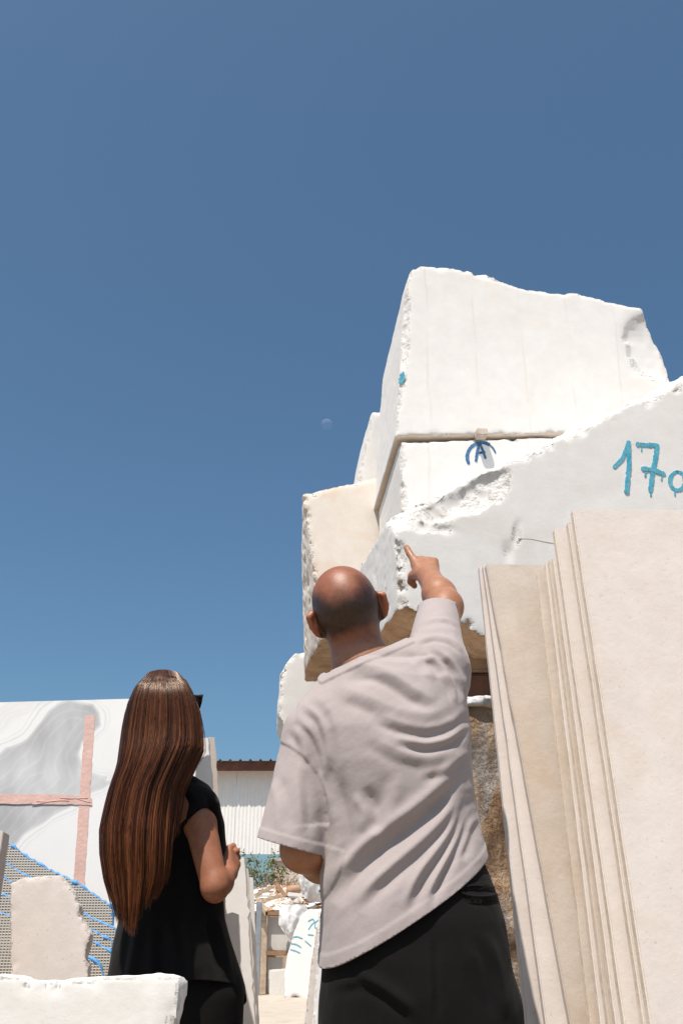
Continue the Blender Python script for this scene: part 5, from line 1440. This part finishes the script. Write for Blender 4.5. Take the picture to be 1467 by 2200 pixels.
    # ---- hair
    HR = np.array([  # y, left, right, depth of middle, half depth, how far round on the sides
        (1440, 338, 366, 2.945, 0.010), (1448, 318, 386, 2.945, 0.045), (1462, 303, 401, 2.945, 0.072), (1485, 289, 413, 2.945, 0.094), (1520, 274, 426, 2.945, 0.108), (1570, 264, 433, 2.94, 0.112), (1610, 260, 433, 2.925, 0.116),
        (1650, 256, 412, 2.915, 0.122), (1700, 240, 389, 2.91, 0.128), (1750, 228, 381, 2.90, 0.128), (1790, 220, 377, 2.88, 0.118), (1840, 222, 373, 2.875, 0.112), (1890, 231, 366, 2.875, 0.105), (1940, 248, 346, 2.87, 0.098), (1985, 260, 330, 2.87, 0.090)], float)
    def surf(yy, phi, lay):
        xl, xr, yc, b_ = (np.interp(yy, HR[:, 0], HR[:, i]) for i in (1, 2, 3, 4))
        out = np.empty(yy.shape+(3,))
        t = yc/(CP+(yy-1100)/F*SP)
        cx = (xl+xr)/2; hw = (xr-xl)/2*lay
        z = CAMZ+(SP-(yy-1100)/F*CP)*t
        out[..., 0] = ((cx-733.5)/F + hw*np.sin(phi)/F)*t
        out[..., 1] = yc - b_*lay*np.cos(phi)
        # keep heights as seen on the nearer side of the head
        out[..., 2] = z
        return out
    rs = np.random.default_rng(17)
    n, m = 8200, 19
    phi = rs.uniform(-1.75, 1.75, n); phi = np.where(rs.random(n) < 0.10, rs.uniform(1.2, 2.1, n), phi)
    lay = 1.0 - 0.13*rs.random(n)**1.2
    y0 = 1441 + 9*rs.random(n)
    # the hair is cut in a soft point: lowest left of the middle
    yend = 1985 - 12*(phi+0.25)**2*np.where(phi > -0.25, 3.2, 2.0) - 14*rs.random(n) - 60*rs.random(n)**5
    lk_ = rs.normal(size=200)*15; yend = yend - 30*rs.random(n)**1.6 + lk_[(np.abs(phi*21).astype(int)) % 200]
    yend = np.where(phi > 1.25, 1650+rs.random(n)*60+np.clip(1.9-phi, 0, 1)*200, yend)
    k = np.linspace(0, 1, m); kk = k[None, :]**0.92
    # clumps: strands drift together in locks
    nl = 64; lock = rs.uniform(-1.9, 1.9, nl); li = np.argmin(np.abs(phi[:, None]-lock[None, :]), 1)
    yy = y0[:, None] + (yend-y0)[:, None]*kk
    ph = phi[:, None] + (lock[li]-phi)[:, None]*0.6*kk**1.8 + 0.05*np.sin(kk*rs.uniform(3, 8, n)[:, None]+rs.uniform(0, 6, n)[:, None])*kk*rs.random(n)[:, None]
    ly = lay[:, None] + (0.05*rs.normal(size=nl)[li][:, None]*kk**1.2) + 0.012*np.sin(kk*4+rs.uniform(0, 6, nl)[li][:, None])*kk
    fly = rs.random(n) < 0.02
    ly = np.where(fly[:, None], ly+0.20*rs.random(n)[:, None]**1.5*kk*np.sin(kk*3), ly)
    Pt = surf(yy, ph, ly)
    Pt[..., 0] += (rs.normal(size=n)*0.0035)[:, None]*kk
    rad = rs.uniform(0.00055, 0.0013, n); rad = np.where(fly, 0.00045, rad)
    rr = rad[:, None]*np.interp(k, [0, 0.1, 0.85, 1], [0.8, 1, 1, 0.25])[None, :]
    T_ = np.gradient(Pt, axis=1); T_ /= np.linalg.norm(T_, axis=2)[..., None]+1e-9
    ref = np.array([1.0, 0.15, 0.0]); a = np.cross(T_, ref); a /= np.linalg.norm(a, axis=2)[..., None]+1e-9; b_ = np.cross(T_, a)
    seg = 3; rings = []
    for s in range(seg):
        th = 2*math.pi*s/seg; rings.append(Pt + rr[..., None]*(math.cos(th)*a + math.sin(th)*b_))
    Vh = np.stack(rings, 2).reshape(-1, 3)
    base_i = (np.arange(n)[:, None, None]*m + np.arange(m-1)[None, :, None])*seg
    s0 = np.arange(seg)[None, None, :]; s1 = (s0+1) % seg
    Qh = np.stack([base_i+s0, base_i+s1, base_i+seg+s1, base_i+seg+s0], -1).reshape(-1, 4)
    me = fast_mesh('hair', Vh, Qh); smooth(me)
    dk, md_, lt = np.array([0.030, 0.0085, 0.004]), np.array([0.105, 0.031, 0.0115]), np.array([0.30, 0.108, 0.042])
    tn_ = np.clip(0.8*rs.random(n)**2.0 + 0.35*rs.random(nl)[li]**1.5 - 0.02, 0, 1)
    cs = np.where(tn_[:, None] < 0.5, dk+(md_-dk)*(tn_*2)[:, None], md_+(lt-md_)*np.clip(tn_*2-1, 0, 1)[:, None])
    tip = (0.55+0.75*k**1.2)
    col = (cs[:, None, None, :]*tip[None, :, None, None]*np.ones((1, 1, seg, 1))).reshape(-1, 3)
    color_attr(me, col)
    hm, t, b = new_mat('brown_hair')
    at = nd(t, 'ShaderNodeVertexColor', layer_name='tint').outputs['Color']; t.links.new(at, b.inputs['Base Color'])
    b.inputs['Roughness'].default_value = 0.30; b.inputs['Specular IOR Level'].default_value = 0.42; b.inputs['Specular Tint'].default_value = (1.0, 0.80, 0.66, 1)
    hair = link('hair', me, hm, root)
    # under layer: closed volume just inside the strands
    na, ny_ = 40, 44; yy = np.linspace(1442, 1932, ny_); pp = np.linspace(-math.pi, math.pi, na, endpoint=False)
    Yg, Pg = np.meshgrid(yy, pp, indexing='ij'); lay_ = np.where(Yg > 1640, 0.86, 0.93)
    Vu = surf(Yg, Pg, lay_)
    front = np.cos(Pg) < 0
    Vu[..., 1] = np.where(front & (Yg > 1560), np.interp(Yg, HR[:, 0], HR[:, 3]) - np.cos(Pg)*0.02*lay_, Vu[..., 1])
    idx = np.arange(na*ny_).reshape(ny_, na); nx_ = np.roll(idx, -1, 1)
    Q = np.stack([idx[:-1], idx[1:], nx_[1:], nx_[:-1]], -1).reshape(-1, 4)
    me = fast_mesh('under_hair', Vu.reshape(-1, 3), Q); smooth(me)
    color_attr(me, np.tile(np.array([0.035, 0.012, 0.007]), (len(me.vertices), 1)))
    # the face side stays free
    bm = bmesh.new(); bm.from_mesh(me)
    dele = [v for v in bm.verts if (np.array(v.co)-Hc)@f > 0.062 and v.co.z < Hc[2]+0.075]
    bmesh.ops.delete(bm, geom=dele, context='VERTS'); bm.to_mesh(me); bm.free()
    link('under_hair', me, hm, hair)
    # ---- sunglasses pushed up at the brow
    gl = tag(empty('sunglasses', Hc+f*0.10+u*0.03), 'black cat eye sunglasses worn by the long haired person', 'sunglasses')
    blk = plain('black_acetate', (0.008, 0.008, 0.009), 0.2, 30, 0.1, 0); lens = plain('dark_lens', (0.015, 0.013, 0.012), 0.08, 10, 0.1, 0)
    gc = Hc + f*0.106 + u*0.028
    for s in (-1, 1):
        out2 = [(0.006, -0.004), (0.012, -0.021), (0.030, -0.026), (0.050, -0.020), (0.062, -0.002), (0.071, 0.021), (0.058, 0.022), (0.035, 0.019), (0.012, 0.015)]
        inn = [(0.034+(x-0.034)*0.74, -0.002+(y+0.002)*0.74) for x, y in out2]
        e1 = unit(r*s - f*0.22); n_ = unit(np.cross(e1, u)); n_ = n_ if n_@f > 0 else -n_
        bm = bmesh.new(); K = len(out2)
        ring = [[bm.verts.new((gc+e1*x+u*y+n_*d).tolist()) for x, y in pl] for d, pl in ((0.002, out2), (0.002, inn), (-0.003, inn), (-0.003, out2))]
        for i in range(K):
            j = (i+1) % K
            for a_ in range(4): bm.faces.new((ring[a_][i], ring[a_][j], ring[(a_+1) % 4][j], ring[(a_+1) % 4][i]))
        bmesh.ops.recalc_face_normals(bm, faces=bm.faces)
        link('rim', bm_mesh(bm, 'rim', 0.0008), blk, gl)
        link('lens', bm_mesh(prism(inn, gc-n_*0.001, e1, u, n_, 0.0016), 'lens'), lens, gl)
        hp = gc+e1*0.069+u*0.017
        link('temple', tube([hp, hp-f*0.045+r*s*0.004, Hc+r*s*0.083-f*0.0+u*0.010, Hc+r*s*0.082-f*0.02-u*0.008], [0.0035, 0.003, 0.0025, 0.003], 6), blk, gl)
    link('bridge', tube([gc+r*-0.010+u*0.004, gc+f*0.003+u*0.007, gc+r*0.010+u*0.004], 0.0025, 6), blk, gl)
woman()
